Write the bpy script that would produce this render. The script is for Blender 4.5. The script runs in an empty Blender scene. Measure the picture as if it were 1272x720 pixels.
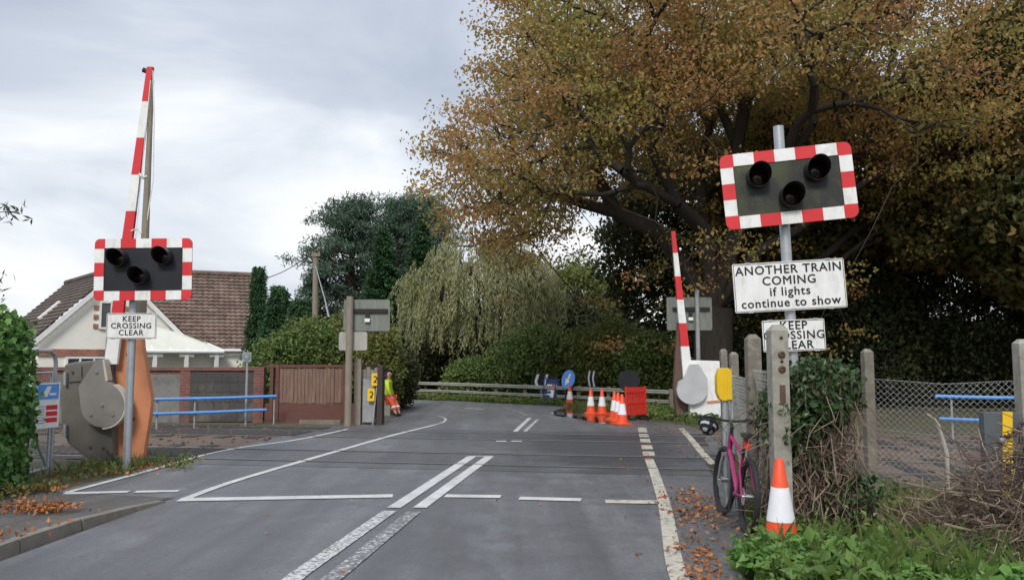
import bpy, bmesh, math, random
import numpy as np
from mathutils import Matrix, Vector
R = math.radians
PI = math.pi
scene = bpy.context.scene
COL = scene.collection
# ------------------------------------------------------------------ camera
F = 1000.0; CX = 636.0; CY = 360.0; HY = 447.0; CAMH = 1.6
TH = math.atan((HY - CY) / F)
cam = bpy.data.cameras.new('camera'); cam.sensor_width = 36.0; cam.lens = 36.0 * F / 1272.0
cam.clip_end = 3000; cam.clip_start = 0.05
camo = bpy.data.objects.new('camera', cam); COL.objects.link(camo)
camo.location = (0, 0, CAMH); camo.rotation_euler = (R(90) + TH, 0, 0)
scene.camera = camo

def ray(px, py):
    u = (px - CX) / F; v = (CY - py) / F
    return Vector((u, math.cos(TH) - v * math.sin(TH), math.sin(TH) + v * math.cos(TH)))
def P(px, py, Y):
    r = ray(px, py); t = Y / r.y
    return Vector((r.x * t, Y, CAMH + r.z * t))
def G(px, py, z=0.0):
    r = ray(px, py); t = (z - CAMH) / r.z
    return Vector((r.x * t, r.y * t, z))

# ------------------------------------------------------------------ materials
def newmat(name):
    m = bpy.data.materials.new(name); m.use_nodes = True
    nt = m.node_tree; b = nt.nodes['Principled BSDF']
    return m, nt, b
def link(nt, a, b): nt.links.new(a, b)
def objco(nt, scale=(1, 1, 1)):
    tc = nt.nodes.new('ShaderNodeTexCoord'); mp = nt.nodes.new('ShaderNodeMapping')
    mp.inputs['Scale'].default_value = scale
    link(nt, tc.outputs['Object'], mp.inputs['Vector']); return mp.outputs['Vector']
def noise(nt, vec, scale, detail=4, rough=.6, dist=0):
    n = nt.nodes.new('ShaderNodeTexNoise'); n.inputs['Scale'].default_value = scale
    n.inputs['Detail'].default_value = detail; n.inputs['Roughness'].default_value = rough
    n.inputs['Distortion'].default_value = dist
    if vec is not None: link(nt, vec, n.inputs['Vector'])
    return n.outputs['Fac']
def ramp(nt, fac, stops, interp='LINEAR'):
    r = nt.nodes.new('ShaderNodeValToRGB'); r.color_ramp.interpolation = interp
    el = r.color_ramp.elements
    while len(el) < len(stops): el.new(.5)
    for e, (p, c) in zip(el, stops):
        e.position = p
        e.color = (c, c, c, 1) if isinstance(c, (int, float)) else (c[0], c[1], c[2], 1)
    link(nt, fac, r.inputs['Fac']); return r.outputs['Color']
def mix(nt, fac, a, b, blend='MIX'):
    n = nt.nodes.new('ShaderNodeMix'); n.data_type = 'RGBA'; n.blend_type = blend
    for s, val in ((n.inputs[0], fac), (n.inputs[6], a), (n.inputs[7], b)):
        if hasattr(val, 'is_linked'): link(nt, val, s)
        elif isinstance(val, (int, float)): s.default_value = val if s.type == 'VALUE' else (val, val, val, 1)
        else: s.default_value = (val[0], val[1], val[2], 1)
    return n.outputs[2]
def math_(nt, op, a, b=None):
    n = nt.nodes.new('ShaderNodeMath'); n.operation = op
    for s, val in ((n.inputs[0], a), (n.inputs[1], b)):
        if val is None: continue
        if hasattr(val, 'is_linked'): link(nt, val, s)
        else: s.default_value = val
    return n.outputs[0]
def bump(nt, bsdf, h, strength=.3, dist=.01):
    n = nt.nodes.new('ShaderNodeBump'); n.inputs['Strength'].default_value = strength
    n.inputs['Distance'].default_value = dist
    link(nt, h, n.inputs['Height']); link(nt, n.outputs['Normal'], bsdf.inputs['Normal'])
def rmat(name, c1, c2=None, scale=6, rough=.7, metal=0, bmp=.15, stretch=(1, 1, 1), dirt=None, dirtscale=2.5, dirtlo=.5, dirthi=.72, spec=.4):
    """painted / weathered surface: two tones by noise, fine grain, optional dirt patches"""
    m, nt, b = newmat(name)
    if c2 is None: c2 = tuple(x * .75 for x in c1)
    v = objco(nt, stretch)
    f = noise(nt, v, scale, 6, .65)
    col = ramp(nt, f, [(.3, c2), (.68, c1)])
    if dirt is not None:
        d = ramp(nt, noise(nt, v, dirtscale, 8, .7, .4), [(dirtlo, 0.0), (dirthi, 1.0)])
        col = mix(nt, d, col, dirt)
    link(nt, col, b.inputs['Base Color'])
    b.inputs['Roughness'].default_value = rough; b.inputs['Metallic'].default_value = metal
    b.inputs['Specular IOR Level'].default_value = spec
    if bmp: bump(nt, b, noise(nt, v, scale * 8, 3), bmp, .004)
    return m
def leafmat(name, cols, cols2=None, clump=.4, transl=.3, rough=.6):
    m, nt, b = newmat(name)
    geo = nt.nodes.new('ShaderNodeNewGeometry')
    n = len(cols)
    col = ramp(nt, geo.outputs['Random Per Island'], [(i / max(1, n - 1), c) for i, c in enumerate(cols)])
    if cols2:
        k = len(cols2)
        colb = ramp(nt, geo.outputs['Random Per Island'], [(i / max(1, k - 1), c) for i, c in enumerate(cols2)])
        f = ramp(nt, noise(nt, objco(nt), clump, 3, .6), [(.42, 0.0), (.6, 1.0)])
        col = mix(nt, f, col, colb)
    link(nt, col, b.inputs['Base Color']); b.inputs['Roughness'].default_value = rough
    b.inputs['Specular IOR Level'].default_value = .25
    out = nt.nodes['Material Output']
    tr = nt.nodes.new('ShaderNodeBsdfTranslucent'); link(nt, col, tr.inputs['Color'])
    ms = nt.nodes.new('ShaderNodeMixShader'); ms.inputs[0].default_value = transl
    link(nt, b.outputs[0], ms.inputs[1]); link(nt, tr.outputs[0], ms.inputs[2])
    link(nt, ms.outputs[0], out.inputs['Surface'])
    return m

# ------------------------------------------------------------------ mesh builder
class MB:
    def __init__(s): s.v = []; s.f = []; s.m = []
    def add(s, vs, fs, m=0, M=None):
        o = len(s.v)
        s.v += [tuple(M @ Vector(p)) if M is not None else tuple(p) for p in vs]
        s.f += [tuple(i + o for i in f) for f in fs]; s.m += [m] * len(fs)
        return s
    def box(s, c, d, m=0, M=None):
        x, y, z = c; a, b, h = d[0] / 2, d[1] / 2, d[2] / 2
        vs = [(x + i * a, y + j * b, z + k * h) for k in (-1, 1) for j in (-1, 1) for i in (-1, 1)]
        return s.add(vs, [(0, 2, 3, 1), (4, 5, 7, 6), (0, 1, 5, 4), (2, 6, 7, 3), (0, 4, 6, 2), (1, 3, 7, 5)], m, M)
    def tube(s, pts, rad, n=10, m=0, M=None, caps=True):
        pts = [Vector(p) for p in pts]
        if not hasattr(rad, '__len__'): rad = [rad] * len(pts)
        vs = []; fs = []; ref = None
        for i, p in enumerate(pts):
            t = (pts[min(i + 1, len(pts) - 1)] - pts[max(i - 1, 0)]).normalized()
            if ref is None:
                ref = Vector((1, 0, 0)) if abs(t.x) < .8 else Vector((0, 1, 0))
            a = (ref - t * ref.dot(t)).normalized(); ref = a; b = t.cross(a)
            for k in range(n):
                w = 2 * PI * k / n + PI / n
                vs.append(p + (a * math.cos(w) + b * math.sin(w)) * rad[i])
        for i in range(len(pts) - 1):
            for k in range(n):
                k2 = (k + 1) % n
                fs.append((i * n + k, i * n + k2, (i + 1) * n + k2, (i + 1) * n + k))
        if caps:
            fs.append(tuple(range(n))[::-1]); fs.append(tuple((len(pts) - 1) * n + k for k in range(n)))
        return s.add(vs, fs, m, M)
    def prism(s, poly, y0, y1, m=0, M=None):
        """polygon in the x,z plane pushed from y0 to y1"""
        n = len(poly)
        a = sum(poly[i][0] * poly[(i + 1) % n][1] - poly[(i + 1) % n][0] * poly[i][1] for i in range(n))
        if a < 0: poly = poly[::-1]
        vs = [(x, y0, z) for x, z in poly] + [(x, y1, z) for x, z in poly]
        fs = [tuple(range(n)), tuple(range(2 * n - 1, n - 1, -1))]
        fs += [(i, i + n, (i + 1) % n + n, (i + 1) % n) for i in range(n)]
        return s.add(vs, fs, m, M)
    def trace(s, pxs, Y, thick, m=0):
        """outline given in photo pixels, standing at distance Y, with real thickness"""
        q = [P(a, b, Y) for a, b in pxs]
        return s.prism([(p.x, p.z) for p in q], Y, Y + thick, m)
    def lathe(s, prof, n=20, m=0, M=None):
        vs = []; fs = []
        for r, z in prof:
            vs += [(r * math.cos(2 * PI * k / n), r * math.sin(2 * PI * k / n), z) for k in range(n)]
        for i in range(len(prof) - 1):
            for k in range(n):
                k2 = (k + 1) % n
                fs.append((i * n + k, i * n + k2, (i + 1) * n + k2, (i + 1) * n + k))
        if prof[0][0] > 1e-6: fs.append(tuple(range(n))[::-1])
        if prof[-1][0] > 1e-6: fs.append(tuple((len(prof) - 1) * n + k for k in range(n)))
        return s.add(vs, fs, m, M)
    def torus(s, R_, r, n=36, k=8, m=0, M=None):
        vs = []; fs = []
        for i in range(n):
            a = 2 * PI * i / n
            for j in range(k):
                b = 2 * PI * j / k
                vs.append(((R_ + r * math.cos(b)) * math.cos(a), (R_ + r * math.cos(b)) * math.sin(a), r * math.sin(b)))
        for i in range(n):
            for j in range(k):
                fs.append((i * k + j, ((i + 1) % n) * k + j, ((i + 1) % n) * k + (j + 1) % k, i * k + (j + 1) % k))
        return s.add(vs, fs, m, M)
    def text(s, body, size, M, bold=.012, ext=.0015, m=0, space=1.0):
        cu = bpy.data.curves.new('t', 'FONT'); cu.body = body; cu.size = size
        cu.align_x = 'CENTER'; cu.align_y = 'CENTER'; cu.extrude = ext
        cu.resolution_u = 3; cu.space_character = space
        o = bpy.data.objects.new('t', cu); COL.objects.link(o)
        bpy.context.view_layer.update()
        me = bpy.data.meshes.new_from_object(o.evaluated_get(bpy.context.evaluated_depsgraph_get()))
        vv = [v.co.copy() for v in me.vertices]; ff = [tuple(p.vertices) for p in me.polygons]
        for q, (dx, dy) in enumerate(((-1, 0), (1, 0), (0, .8), (0, -.8))):
            s.add([(c.x + dx * bold * size, c.y + dy * bold * size, c.z + q * .00015) for c in vv], ff, m, M)
        bpy.data.objects.remove(o); bpy.data.curves.remove(cu); bpy.data.meshes.remove(me)
        return s
    def build(s, name, mats, parent=None, off=None, bevel=0, smooth=True, weld=False):
        me = bpy.data.meshes.new(name)
        off = Vector(off) if off is not None else None
        vs = s.v if off is None else [(a - off.x, b - off.y, c - off.z) for a, b, c in s.v]
        me.from_pydata(vs, [], s.f)
        if not isinstance(mats, (list, tuple)): mats = [mats]
        for m in mats: me.materials.append(m)
        me.polygons.foreach_set('material_index', s.m)
        if bevel:
            bm = bmesh.new(); bm.from_mesh(me)
            bmesh.ops.remove_doubles(bm, verts=bm.verts, dist=1e-5)
            ed = [e for e in bm.edges if len(e.link_faces) == 2 and e.calc_face_angle(0) > R(40)]
            bmesh.ops.bevel(bm, geom=ed, offset=bevel, segments=2, affect='EDGES', profile=.6, clamp_overlap=True)
            bm.to_mesh(me); bm.free()
        me.validate()
        if smooth:
            me.polygons.foreach_set('use_smooth', [True] * len(me.polygons))
            me.set_sharp_from_angle(angle=R(35))
        me.update()
        o = bpy.data.objects.new(name, me); COL.objects.link(o)
        if bevel: o.modifiers.new('weighted_normal', 'WEIGHTED_NORMAL').keep_sharp = True
        if parent is not None: o.parent = parent
        elif off is not None: o.location = off
        return o
def tag(o, label=None, cat=None, group=None, kind=None):
    if label: o['label'] = label
    if cat: o['category'] = cat
    if group: o['group'] = group
    if kind: o['kind'] = kind
    return o
def thing(name, label, cat, loc, rotz=0, group=None):
    o = bpy.data.objects.new(name, None); COL.objects.link(o)
    o.empty_display_size = .2
    o.location = loc; o.rotation_euler = (0, 0, rotz)
    return tag(o, label, cat, group)
def copy_thing(root, loc, rotz, label, group=None):
    r = root.copy(); COL.objects.link(r); r.location = loc; r.rotation_euler = (root.rotation_euler[0], root.rotation_euler[1], rotz)
    r['label'] = label
    for ch in list(root.children):
        c = ch.copy(); COL.objects.link(c); c.parent = r
        for g in list(ch.children):
            d = g.copy(); COL.objects.link(d); d.parent = c
    return r
def npmesh(name, V, Q, mat, parent=None, off=None, smooth=False):
    V = np.asarray(V, dtype=np.float32).reshape(-1, 3); Q = np.asarray(Q, dtype=np.int32)
    if off is not None: V = V - np.array(off, dtype=np.float32)
    k = Q.shape[1]
    me = bpy.data.meshes.new(name)
    me.vertices.add(len(V)); me.vertices.foreach_set('co', V.ravel())
    me.loops.add(Q.size); me.loops.foreach_set('vertex_index', Q.ravel())
    me.polygons.add(len(Q)); me.polygons.foreach_set('loop_start', np.arange(len(Q), dtype=np.int32) * k)
    me.polygons.foreach_set('use_smooth', np.full(len(Q), smooth))
    me.materials.append(mat); me.update(calc_edges=True); me.validate()
    o = bpy.data.objects.new(name, me); COL.objects.link(o)
    if parent is not None: o.parent = parent
    elif off is not None: o.location = Vector([float(x) for x in off])
    return o
def unit(a): return a / (np.linalg.norm(a, axis=1, keepdims=True) + 1e-9)
def leaf_geo(C, L, W, rng, axis_bias=(0, 0, -.3), norm_bias=(0, 0, .6), axis=None, spread=1.0, var=.35):
    n = len(C)
    if axis is None:
        a = rng.normal(size=(n, 3)) * spread + np.array(axis_bias)
    else:
        a = axis + rng.normal(size=(n, 3)) * spread
    a = unit(a)
    nn = unit(rng.normal(size=(n, 3)) * .7 + np.array(norm_bias))
    b = unit(np.cross(nn, a)); nn = np.cross(a, b)
    s = (1 + rng.uniform(-var, var, size=(n, 1)))
    l = L * s; w = W * s
    V = np.empty((n, 4, 3))
    V[:, 0] = C - a * l * .5
    V[:, 1] = C + b * w * .5 - a * l * .06 + nn * w * .18
    V[:, 2] = C + a * l * .5
    V[:, 3] = C - b * w * .5 - a * l * .06 + nn * w * .18
    Q = np.arange(n * 4).reshape(n, 4)
    return V.reshape(-1, 3), Q
def around(pts, per, spread, rng, flat=.6):
    C = np.repeat(pts, per, axis=0)
    return C + np.clip(rng.normal(size=C.shape), -1.9, 1.9) * np.array([spread, spread, spread * flat])
def lumps(d, rng, k=7, freq=3.0):
    o = np.zeros(len(d))
    for _ in range(k):
        w = rng.normal(size=3) * freq; o += np.sin(d @ w + rng.uniform(0, 6.28))
    return o / k
def blob(n, c, r, rng, shell=.5, amp=.25, freq=3.0, zmin=None):
    d = unit(rng.normal(size=(n, 3)))
    u = rng.uniform(0, 1, n) ** (1 / 3.0)
    u = u * (1 - shell) + shell * rng.uniform(.8, 1.0, n)
    u = u * (1 + amp * lumps(d, rng, 7, freq) * 1.6)
    p = np.array(c) + d * u[:, None] * np.array(r)
    if zmin is not None: p = p[p[:, 2] > zmin]
    return p
def frustums(segs, n=5):
    """list of (p0,p1,r0,r1) -> one mesh"""
    p0 = np.array([s[0] for s in segs], float); p1 = np.array([s[1] for s in segs], float)
    r0 = np.array([s[2] for s in segs])[:, None, None]; r1 = np.array([s[3] for s in segs])[:, None, None]
    t = unit(p1 - p0); ref = np.where(np.abs(t[:, :1]) < .8, [[1., 0, 0]], [[0, 1., 0]])
    a = unit(ref - t * np.sum(ref * t, 1, keepdims=True)); b = np.cross(t, a)
    w = np.arange(n) * 2 * PI / n
    ring = a[:, None] * np.cos(w)[None, :, None] + b[:, None] * np.sin(w)[None, :, None]
    V = np.concatenate([p0[:, None] + ring * r0, p1[:, None] + ring * r1], 1)
    k = np.arange(n); k2 = (k + 1) % n
    q = np.stack([k, k2, k2 + n, k + n], 1)
    Q = (np.arange(len(segs)) * 2 * n)[:, None, None] + q[None]
    return V.reshape(-1, 3), Q.reshape(-1, 4)
def grow(pts, start, d0, r0, rng, rmin=.012, exp=.46, first=5, f=(.35, .6), wob=.12, minr_keep=0):
    """branches from start to every point by splitting the points again and again"""
    N = len(pts); segs = []
    def kmeans(p, k):
        c = p[rng.choice(len(p), k, replace=False)]
        for _ in range(4):
            lab = np.argmin(((p[:, None] - c[None]) ** 2).sum(2), 1)
            for j in range(k):
                if (lab == j).any(): c[j] = p[lab == j].mean(0)
        return lab
    stack = [(np.arange(N), np.array(start, float), np.array(d0, float), 0, r0)]
    while stack:
        idx, st, dr, dep, rp = stack.pop()
        k = first if dep == 0 else (3 if rng.random() < .25 else 2)
        k = min(k, len(idx))
        if len(idx) <= 3:
            for i in idx:
                m = (st + pts[i]) / 2 + rng.normal(size=3) * .05
                segs.append((st, m, rmin * 1.2, rmin)); segs.append((m, pts[i], rmin, rmin * .6))
            continue
        lab = kmeans(pts[idx], k)
        for j in range(k):
            sub = idx[lab == j]
            if len(sub) == 0: continue
            c = pts[sub].mean(0); v = c - st; ln = np.linalg.norm(v) + 1e-6
            fr = rng.uniform(*f)
            r = max(rmin * 1.2, r0 * (len(sub) / N) ** exp)
            r = min(r, rp)
            end = st + v * fr + rng.normal(size=3) * wob * ln * fr * .6
            mid = (st + end) / 2 + dr * ln * fr * .18 + rng.normal(size=3) * wob * ln * fr * .5
            segs.append((st, mid, min(rp, r * 1.25), r * 1.05)); segs.append((mid, end, r * 1.05, r * .92))
            d = end - mid
            stack.append((sub, end, d / (np.linalg.norm(d) + 1e-9), dep + 1, r * .92))
    return segs
# ------------------------------------------------------------------ materials used
WHITE = rmat('white_paint', (.78, .78, .76), (.66, .66, .64), 5, .45, dirt=(.40, .385, .33), dirtscale=4.5, dirtlo=.52, dirthi=.8, stretch=(1.6, 1.6, .7))
RED = rmat('red_paint', (.62, .03, .035), (.52, .025, .03), 4, .4, bmp=.05, dirt=(.35, .05, .05), dirtlo=.62, dirthi=.9)
BLACK = rmat('black_paint', (.014, .016, .02), (.022, .024, .028), 5, .55, spec=.25, bmp=.08, dirt=(.05, .05, .05), dirtlo=.6, dirthi=.9)
ALGAE = rmat('black_paint_with_algae', (.016, .017, .017), (.022, .023, .022), 4, .6, bmp=.1, dirt=(.085, .095, .028), dirtscale=2.0, dirtlo=.43, dirthi=.74)
HOOD = rmat('hood_plastic', (.016, .016, .018), (.025, .025, .027), 9, .45, bmp=.05)
LENS = rmat('dark_lens', (.02, .006, .006), (.012, .004, .004), 30, .15, bmp=0)
GALV = rmat('galvanised_steel', (.46, .48, .50), (.36, .38, .40), 9, .42, metal=.55, bmp=.05, dirt=(.3, .3, .28), dirtlo=.58, dirthi=.85)
GREYPOST = rmat('grey_weathered_metal', (.34, .35, .35), (.24, .25, .25), 4, .6, metal=.2, bmp=.1, dirt=(.15, .16, .13), dirtlo=.55, dirthi=.8)
INK = rmat('black_lettering', (.012, .012, .014), (.02, .02, .022), 20, .5, bmp=0)
HOUSING = rmat('grey_housing', (.135, .122, .105), (.10, .09, .078), 2.2, .55, bmp=.08, dirt=(.06, .058, .05), dirtscale=1.5, dirtlo=.5, dirthi=.8)
PIVOT = rmat('grey_pivot_cover', (.22, .205, .185), (.17, .16, .145), 2.5, .6, bmp=.08, dirt=(.12, .11, .09), dirtlo=.55, dirthi=.85)
TRIM = rmat('pale_edge', (.5, .46, .38), (.4, .37, .3), 8, .6)
ORANGE = rmat('rusty_orange_paint', (.58, .24, .12), (.50, .195, .095), 3, .6, bmp=.1, dirt=(.24, .11, .06), dirtscale=2, dirtlo=.55, dirthi=.85)
BROWNSLAB = rmat('dark_brown_slab', (.14, .085, .06), (.1, .065, .05), 4, .8)
WOODGREY = rmat('weathered_wood', (.28, .24, .185), (.17, .145, .11), 3, .85, stretch=(14, 14, 1.2), bmp=.4)
WOODBROWN = rmat('brown_fence_wood', (.235, .145, .11), (.12, .07, .054), 2.2, .85, stretch=(9, 9, 1), bmp=.4, dirt=(.25, .2, .17), dirtlo=.56, dirthi=.8)
WOODGREYF = rmat('grey_fence_wood', (.27, .255, .24), (.17, .16, .15), 2.5, .85, stretch=(9, 9, 1), bmp=.4)
CONC = rmat('concrete', (.33, .315, .27), (.21, .2, .165), 9, .9, bmp=.5, dirt=(.13, .135, .10), dirtscale=5, dirtlo=.52, dirthi=.75)
CREAM = rmat('cream_render', (.84, .82, .75), (.77, .75, .68), 2, .85, bmp=.1)
TRIMW = rmat('white_joinery', (.8, .8, .78), (.7, .7, .68), 5, .5)
YELLOW = rmat('yellow_paint', (.78, .50, .02), (.68, .42, .015), 5, .45, bmp=.05, dirt=(.4, .27, .05), dirtlo=.6, dirthi=.85)
BLUE = rmat('blue_paint', (.045, .16, .50), (.03, .11, .38), 6, .4, bmp=.05)
BLUEPALE = rmat('pale_blue_plastic', (.12, .32, .70), (.08, .24, .58), 4, .4, bmp=.05)
CONE = rmat('orange_cone_plastic', (.74, .08, .024), (.64, .066, .02), 6, .5, bmp=.05, dirt=(.4, .12, .06), dirtscale=7, dirtlo=.62, dirthi=.85)
SLEEVE = rmat('white_sleeve', (.74, .74, .76), (.64, .64, .66), 7, .4, bmp=.04, dirt=(.4, .38, .36), dirtscale=6, dirtlo=.62, dirthi=.85)
REDPL = rmat('red_plastic', (.62, .035, .025), (.52, .03, .02), 6, .45, bmp=.05)
RUBBER = rmat('black_rubber', (.014, .014, .014), (.024, .024, .023), 15, .75, bmp=.2)
MAGENTA = rmat('magenta_paint', (.36, .03, .13), (.28, .022, .1), 6, .25, bmp=.02)
ALLOY = rmat('alloy', (.55, .56, .58), (.42, .43, .45), 12, .3, metal=.85, bmp=.03)
BACKPLATE = rmat('sign_back_grey', (.21, .225, .20), (.15, .165, .14), 3, .6, metal=.2, bmp=.1, stretch=(4, 4, .8), dirt=(.09, .1, .075), dirtlo=.52, dirthi=.8)
BACKPALE = rmat('sign_back_pale', (.40, .385, .345), (.28, .27, .24), 3, .7, bmp=.1, stretch=(6, 6, .8))
SLATE = rmat('dark_slate_block', (.045, .043, .042), (.075, .07, .066), 1.6, .85, bmp=.3, dirt=(.15, .125, .105), dirtscale=1.1, dirtlo=.5, dirthi=.75)
CONCD = rmat('lichened_concrete', (.21, .19, .155), (.12, .105, .085), 11, .95, bmp=.6, dirt=(.30, .29, .24), dirtscale=9, dirtlo=.55, dirthi=.72)
GREYBLOCK = rmat('grey_block', (.22, .21, .195), (.13, .125, .115), 1.4, .9, bmp=.3, dirt=(.09, .085, .075), dirtlo=.5, dirthi=.75)
BARK = rmat('bark', (.055, .045, .036), (.026, .022, .018), 3, .95, stretch=(5, 5, 1), bmp=.8)
BARKP = rmat('pine_bark', (.13, .085, .06), (.07, .05, .035), 3, .95, stretch=(5, 5, 1), bmp=.8)
TWIG = rmat('dead_twig', (.135, .092, .068), (.065, .045, .035), 12, .9, bmp=.3)
TWIGP = rmat('pale_dead_vine', (.30, .235, .17), (.17, .13, .09), 12, .9, bmp=.3)
STEEL = rmat('rusty_rail', (.13, .075, .05), (.08, .05, .037), 9, .6, metal=.3, bmp=.2)
RAILTOP = rmat('polished_rail_top', (.34, .33, .32), (.25, .24, .23), 9, .4, metal=.8, bmp=.02)
GLASS = rmat('window_glass', (.03, .035, .04), (.05, .055, .06), 2, .08, bmp=0, spec=.6)
SKIN = rmat('skin', (.48, .28, .2), (.42, .24, .17), 8, .5, bmp=.03)
HIVIS = rmat('hi_vis_yellow', (.46, .60, .035), (.34, .46, .03), 8, .7)
HIORANGE = rmat('hi_vis_orange', (.60, .09, .025), (.42, .06, .02), 8, .7)
HAIRM = rmat('dark_hair', (.02, .015, .012), (.03, .022, .018), 20, .7)
DARKCLOTH = rmat('dark_cloth', (.02, .02, .025), (.03, .03, .035), 20, .85)
REFLECT = rmat('silver_tape', (.6, .6, .6), (.5, .5, .5), 20, .35)
REDMARK = rmat('red_survey_paint', (.55, .04, .05), (.4, .03, .04), 30, .8)

def brickmat(name, c1, c2, mortar, w=.22, h=.075, axis='xz', dirt=(.07, .065, .06)):
    m, nt, b = newmat(name)
    tc = nt.nodes.new('ShaderNodeTexCoord'); sp = nt.nodes.new('ShaderNodeSeparateXYZ'); cb = nt.nodes.new('ShaderNodeCombineXYZ')
    link(nt, tc.outputs['Object'], sp.inputs[0])
    link(nt, math_(nt, 'ADD', sp.outputs['X'], sp.outputs['Y']), cb.inputs['X']); link(nt, sp.outputs['Z'], cb.inputs['Y'])
    br = nt.nodes.new('ShaderNodeTexBrick'); link(nt, cb.outputs[0], br.inputs['Vector'])
    br.inputs['Color1'].default_value = (*c1, 1); br.inputs['Color2'].default_value = (*c2, 1); br.inputs['Mortar'].default_value = (*mortar, 1)
    br.inputs['Scale'].default_value = 1; br.inputs['Brick Width'].default_value = w; br.inputs['Row Height'].default_value = h
    br.inputs['Mortar Size'].default_value = .006
    d = ramp(nt, noise(nt, tc.outputs['Object'], 1.7, 7, .7), [(.48, 0.0), (.72, 1.0)])
    col = mix(nt, d, br.outputs['Color'], dirt)
    link(nt, col, b.inputs['Base Color']); b.inputs['Roughness'].default_value = .9
    bump(nt, b, br.outputs['Fac'], -.4, .008)
    return m
BRICK = brickmat('red_brick', (.22, .075, .055), (.14, .05, .04), (.17, .14, .12))
BRICKH = brickmat('house_brick', (.38, .15, .09), (.30, .11, .07), (.35, .3, .25))
def roofmat(name, c1, c2, c3):
    m, nt, b = newmat(name)
    v = objco(nt)
    vo = nt.nodes.new('ShaderNodeTexVoronoi'); vo.inputs['Scale'].default_value = 4.2; link(nt, v, vo.inputs['Vector'])
    sep = nt.nodes.new('ShaderNodeSeparateColor'); link(nt, vo.outputs['Color'], sep.inputs[0])
    col = ramp(nt, sep.outputs[0], [(0, c1), (.5, c2), (1, c3)])
    d = ramp(nt, noise(nt, v, 1.2, 6, .7), [(.45, 0.0), (.75, 1.0)])
    col = mix(nt, d, col, (.09, .075, .055))
    link(nt, col, b.inputs['Base Color']); b.inputs['Roughness'].default_value = .85
    bump(nt, b, noise(nt, v, 40, 3), .3, .01)
    return m
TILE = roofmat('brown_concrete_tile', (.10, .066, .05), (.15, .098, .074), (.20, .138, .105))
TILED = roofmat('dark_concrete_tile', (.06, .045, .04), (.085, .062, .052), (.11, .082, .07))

# ground surfaces
def asphaltmat(name, base, wet=True, tone=1.0):
    m, nt, b = newmat(name)
    v = objco(nt)
    big = noise(nt, v, .35, 5, .6, .5); mid = noise(nt, v, 2.2, 6, .7); fine = noise(nt, v, 110, 3, .85)
    lo = tuple(x * .62 for x in base); hi = tuple(x * 1.32 for x in base)
    col = ramp(nt, mid, [(.3, lo), (.7, hi)])
    col = mix(nt, .55, col, ramp(nt, big, [(.32, lo), (.68, hi)]))
    sp = ramp(nt, fine, [(.35, .55), (.5, 1.0), (.66, 1.0), (.76, 1.9)])
    col = mix(nt, 1.0, col, sp, 'MULTIPLY')
    ag = noise(nt, v, 24, 5, .8)
    col = mix(nt, 1.0, col, ramp(nt, ag, [(.3, .5), (.46, .92), (.6, 1.1), (.72, 1.9)]), 'MULTIPLY')
    pt = ramp(nt, noise(nt, objco(nt, (1, .45, 1)), 1.1, 3, .5, .8), [(.50, 0.0), (.53, .42)])
    col = mix(nt, pt, col, mix(nt, 1.0, col, 1.38, 'MULTIPLY'))
    # tyre-polished streaks run along the road
    st = noise(nt, objco(nt, (1.6, .1, 1)), 1.0, 4, .6)
    col = mix(nt, ramp(nt, st, [(.42, 0.0), (.66, .8)]), col, tuple(x * .55 for x in base))
    cr = nt.nodes.new('ShaderNodeTexVoronoi'); cr.feature = 'DISTANCE_TO_EDGE'; cr.inputs['Scale'].default_value = .38
    wv = nt.nodes.new('ShaderNodeVectorMath'); wv.operation = 'ADD'
    nc = nt.nodes.new('ShaderNodeTexNoise'); nc.inputs['Scale'].default_value = 1.4; nc.inputs['Detail'].default_value = 5; link(nt, v, nc.inputs['Vector'])
    link(nt, v, wv.inputs[0]); link(nt, nc.outputs['Color'], wv.inputs[1]); link(nt, wv.outputs[0], cr.inputs['Vector'])
    crk = ramp(nt, cr.outputs['Distance'], [(.0015, 1.0), (.006, 0.0)])
    crk = math_(nt, 'MULTIPLY', crk, ramp(nt, big, [(.5, 0.0), (.6, .7)]))
    col = mix(nt, crk, col, tuple(x * .35 for x in base))
    rgh = ramp(nt, mid, [(.3, .42 if wet else .7), (.7, .66 if wet else .9)])
    if wet:
        # damp stain on the crossing
        mp = nt.nodes.new('ShaderNodeMapping'); tc = nt.nodes.new('ShaderNodeTexCoord')
        mp.inputs['Location'].default_value = (-1.75 / 1.7, -15.2 / 3.4, 0); mp.inputs['Scale'].default_value = (1 / 1.7, 1 / 3.4, 0)
        link(nt, tc.outputs['Object'], mp.inputs['Vector'])
        ln = nt.nodes.new('ShaderNodeVectorMath'); ln.operation = 'LENGTH'; link(nt, mp.outputs[0], ln.inputs[0])
        dd = math_(nt, 'ADD', ln.outputs['Value'], math_(nt, 'MULTIPLY', noise(nt, objco(nt, (.5, 1.6, 1)), 1.3, 6, .7), 1.6))
        stn = ramp(nt, dd, [(1.15, .75), (1.5, 0.0)]) if False else None
        sm = nt.nodes.new('ShaderNodeMapRange'); sm.inputs['From Min'].default_value = 1.4; sm.inputs['From Max'].default_value = 2.0
        sm.inputs['To Min'].default_value = .95; sm.inputs['To Max'].default_value = 0
        link(nt, dd, sm.inputs['Value'])
        col = mix(nt, sm.outputs[0], col, tuple(x * .38 for x in base))
    link(nt, col, b.inputs['Base Color']); link(nt, rgh, b.inputs['Roughness'])
    b.inputs['Specular IOR Level'].default_value = .5
    bump(nt, b, fine, .9, .006)
    return m
ASPHALT = asphaltmat('road_asphalt', (.126, .126, .129))
PAVE = asphaltmat('footpath_asphalt', (.092, .083, .075), wet=False)
CROSS = asphaltmat('crossing_panel', (.095, .095, .098))
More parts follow.
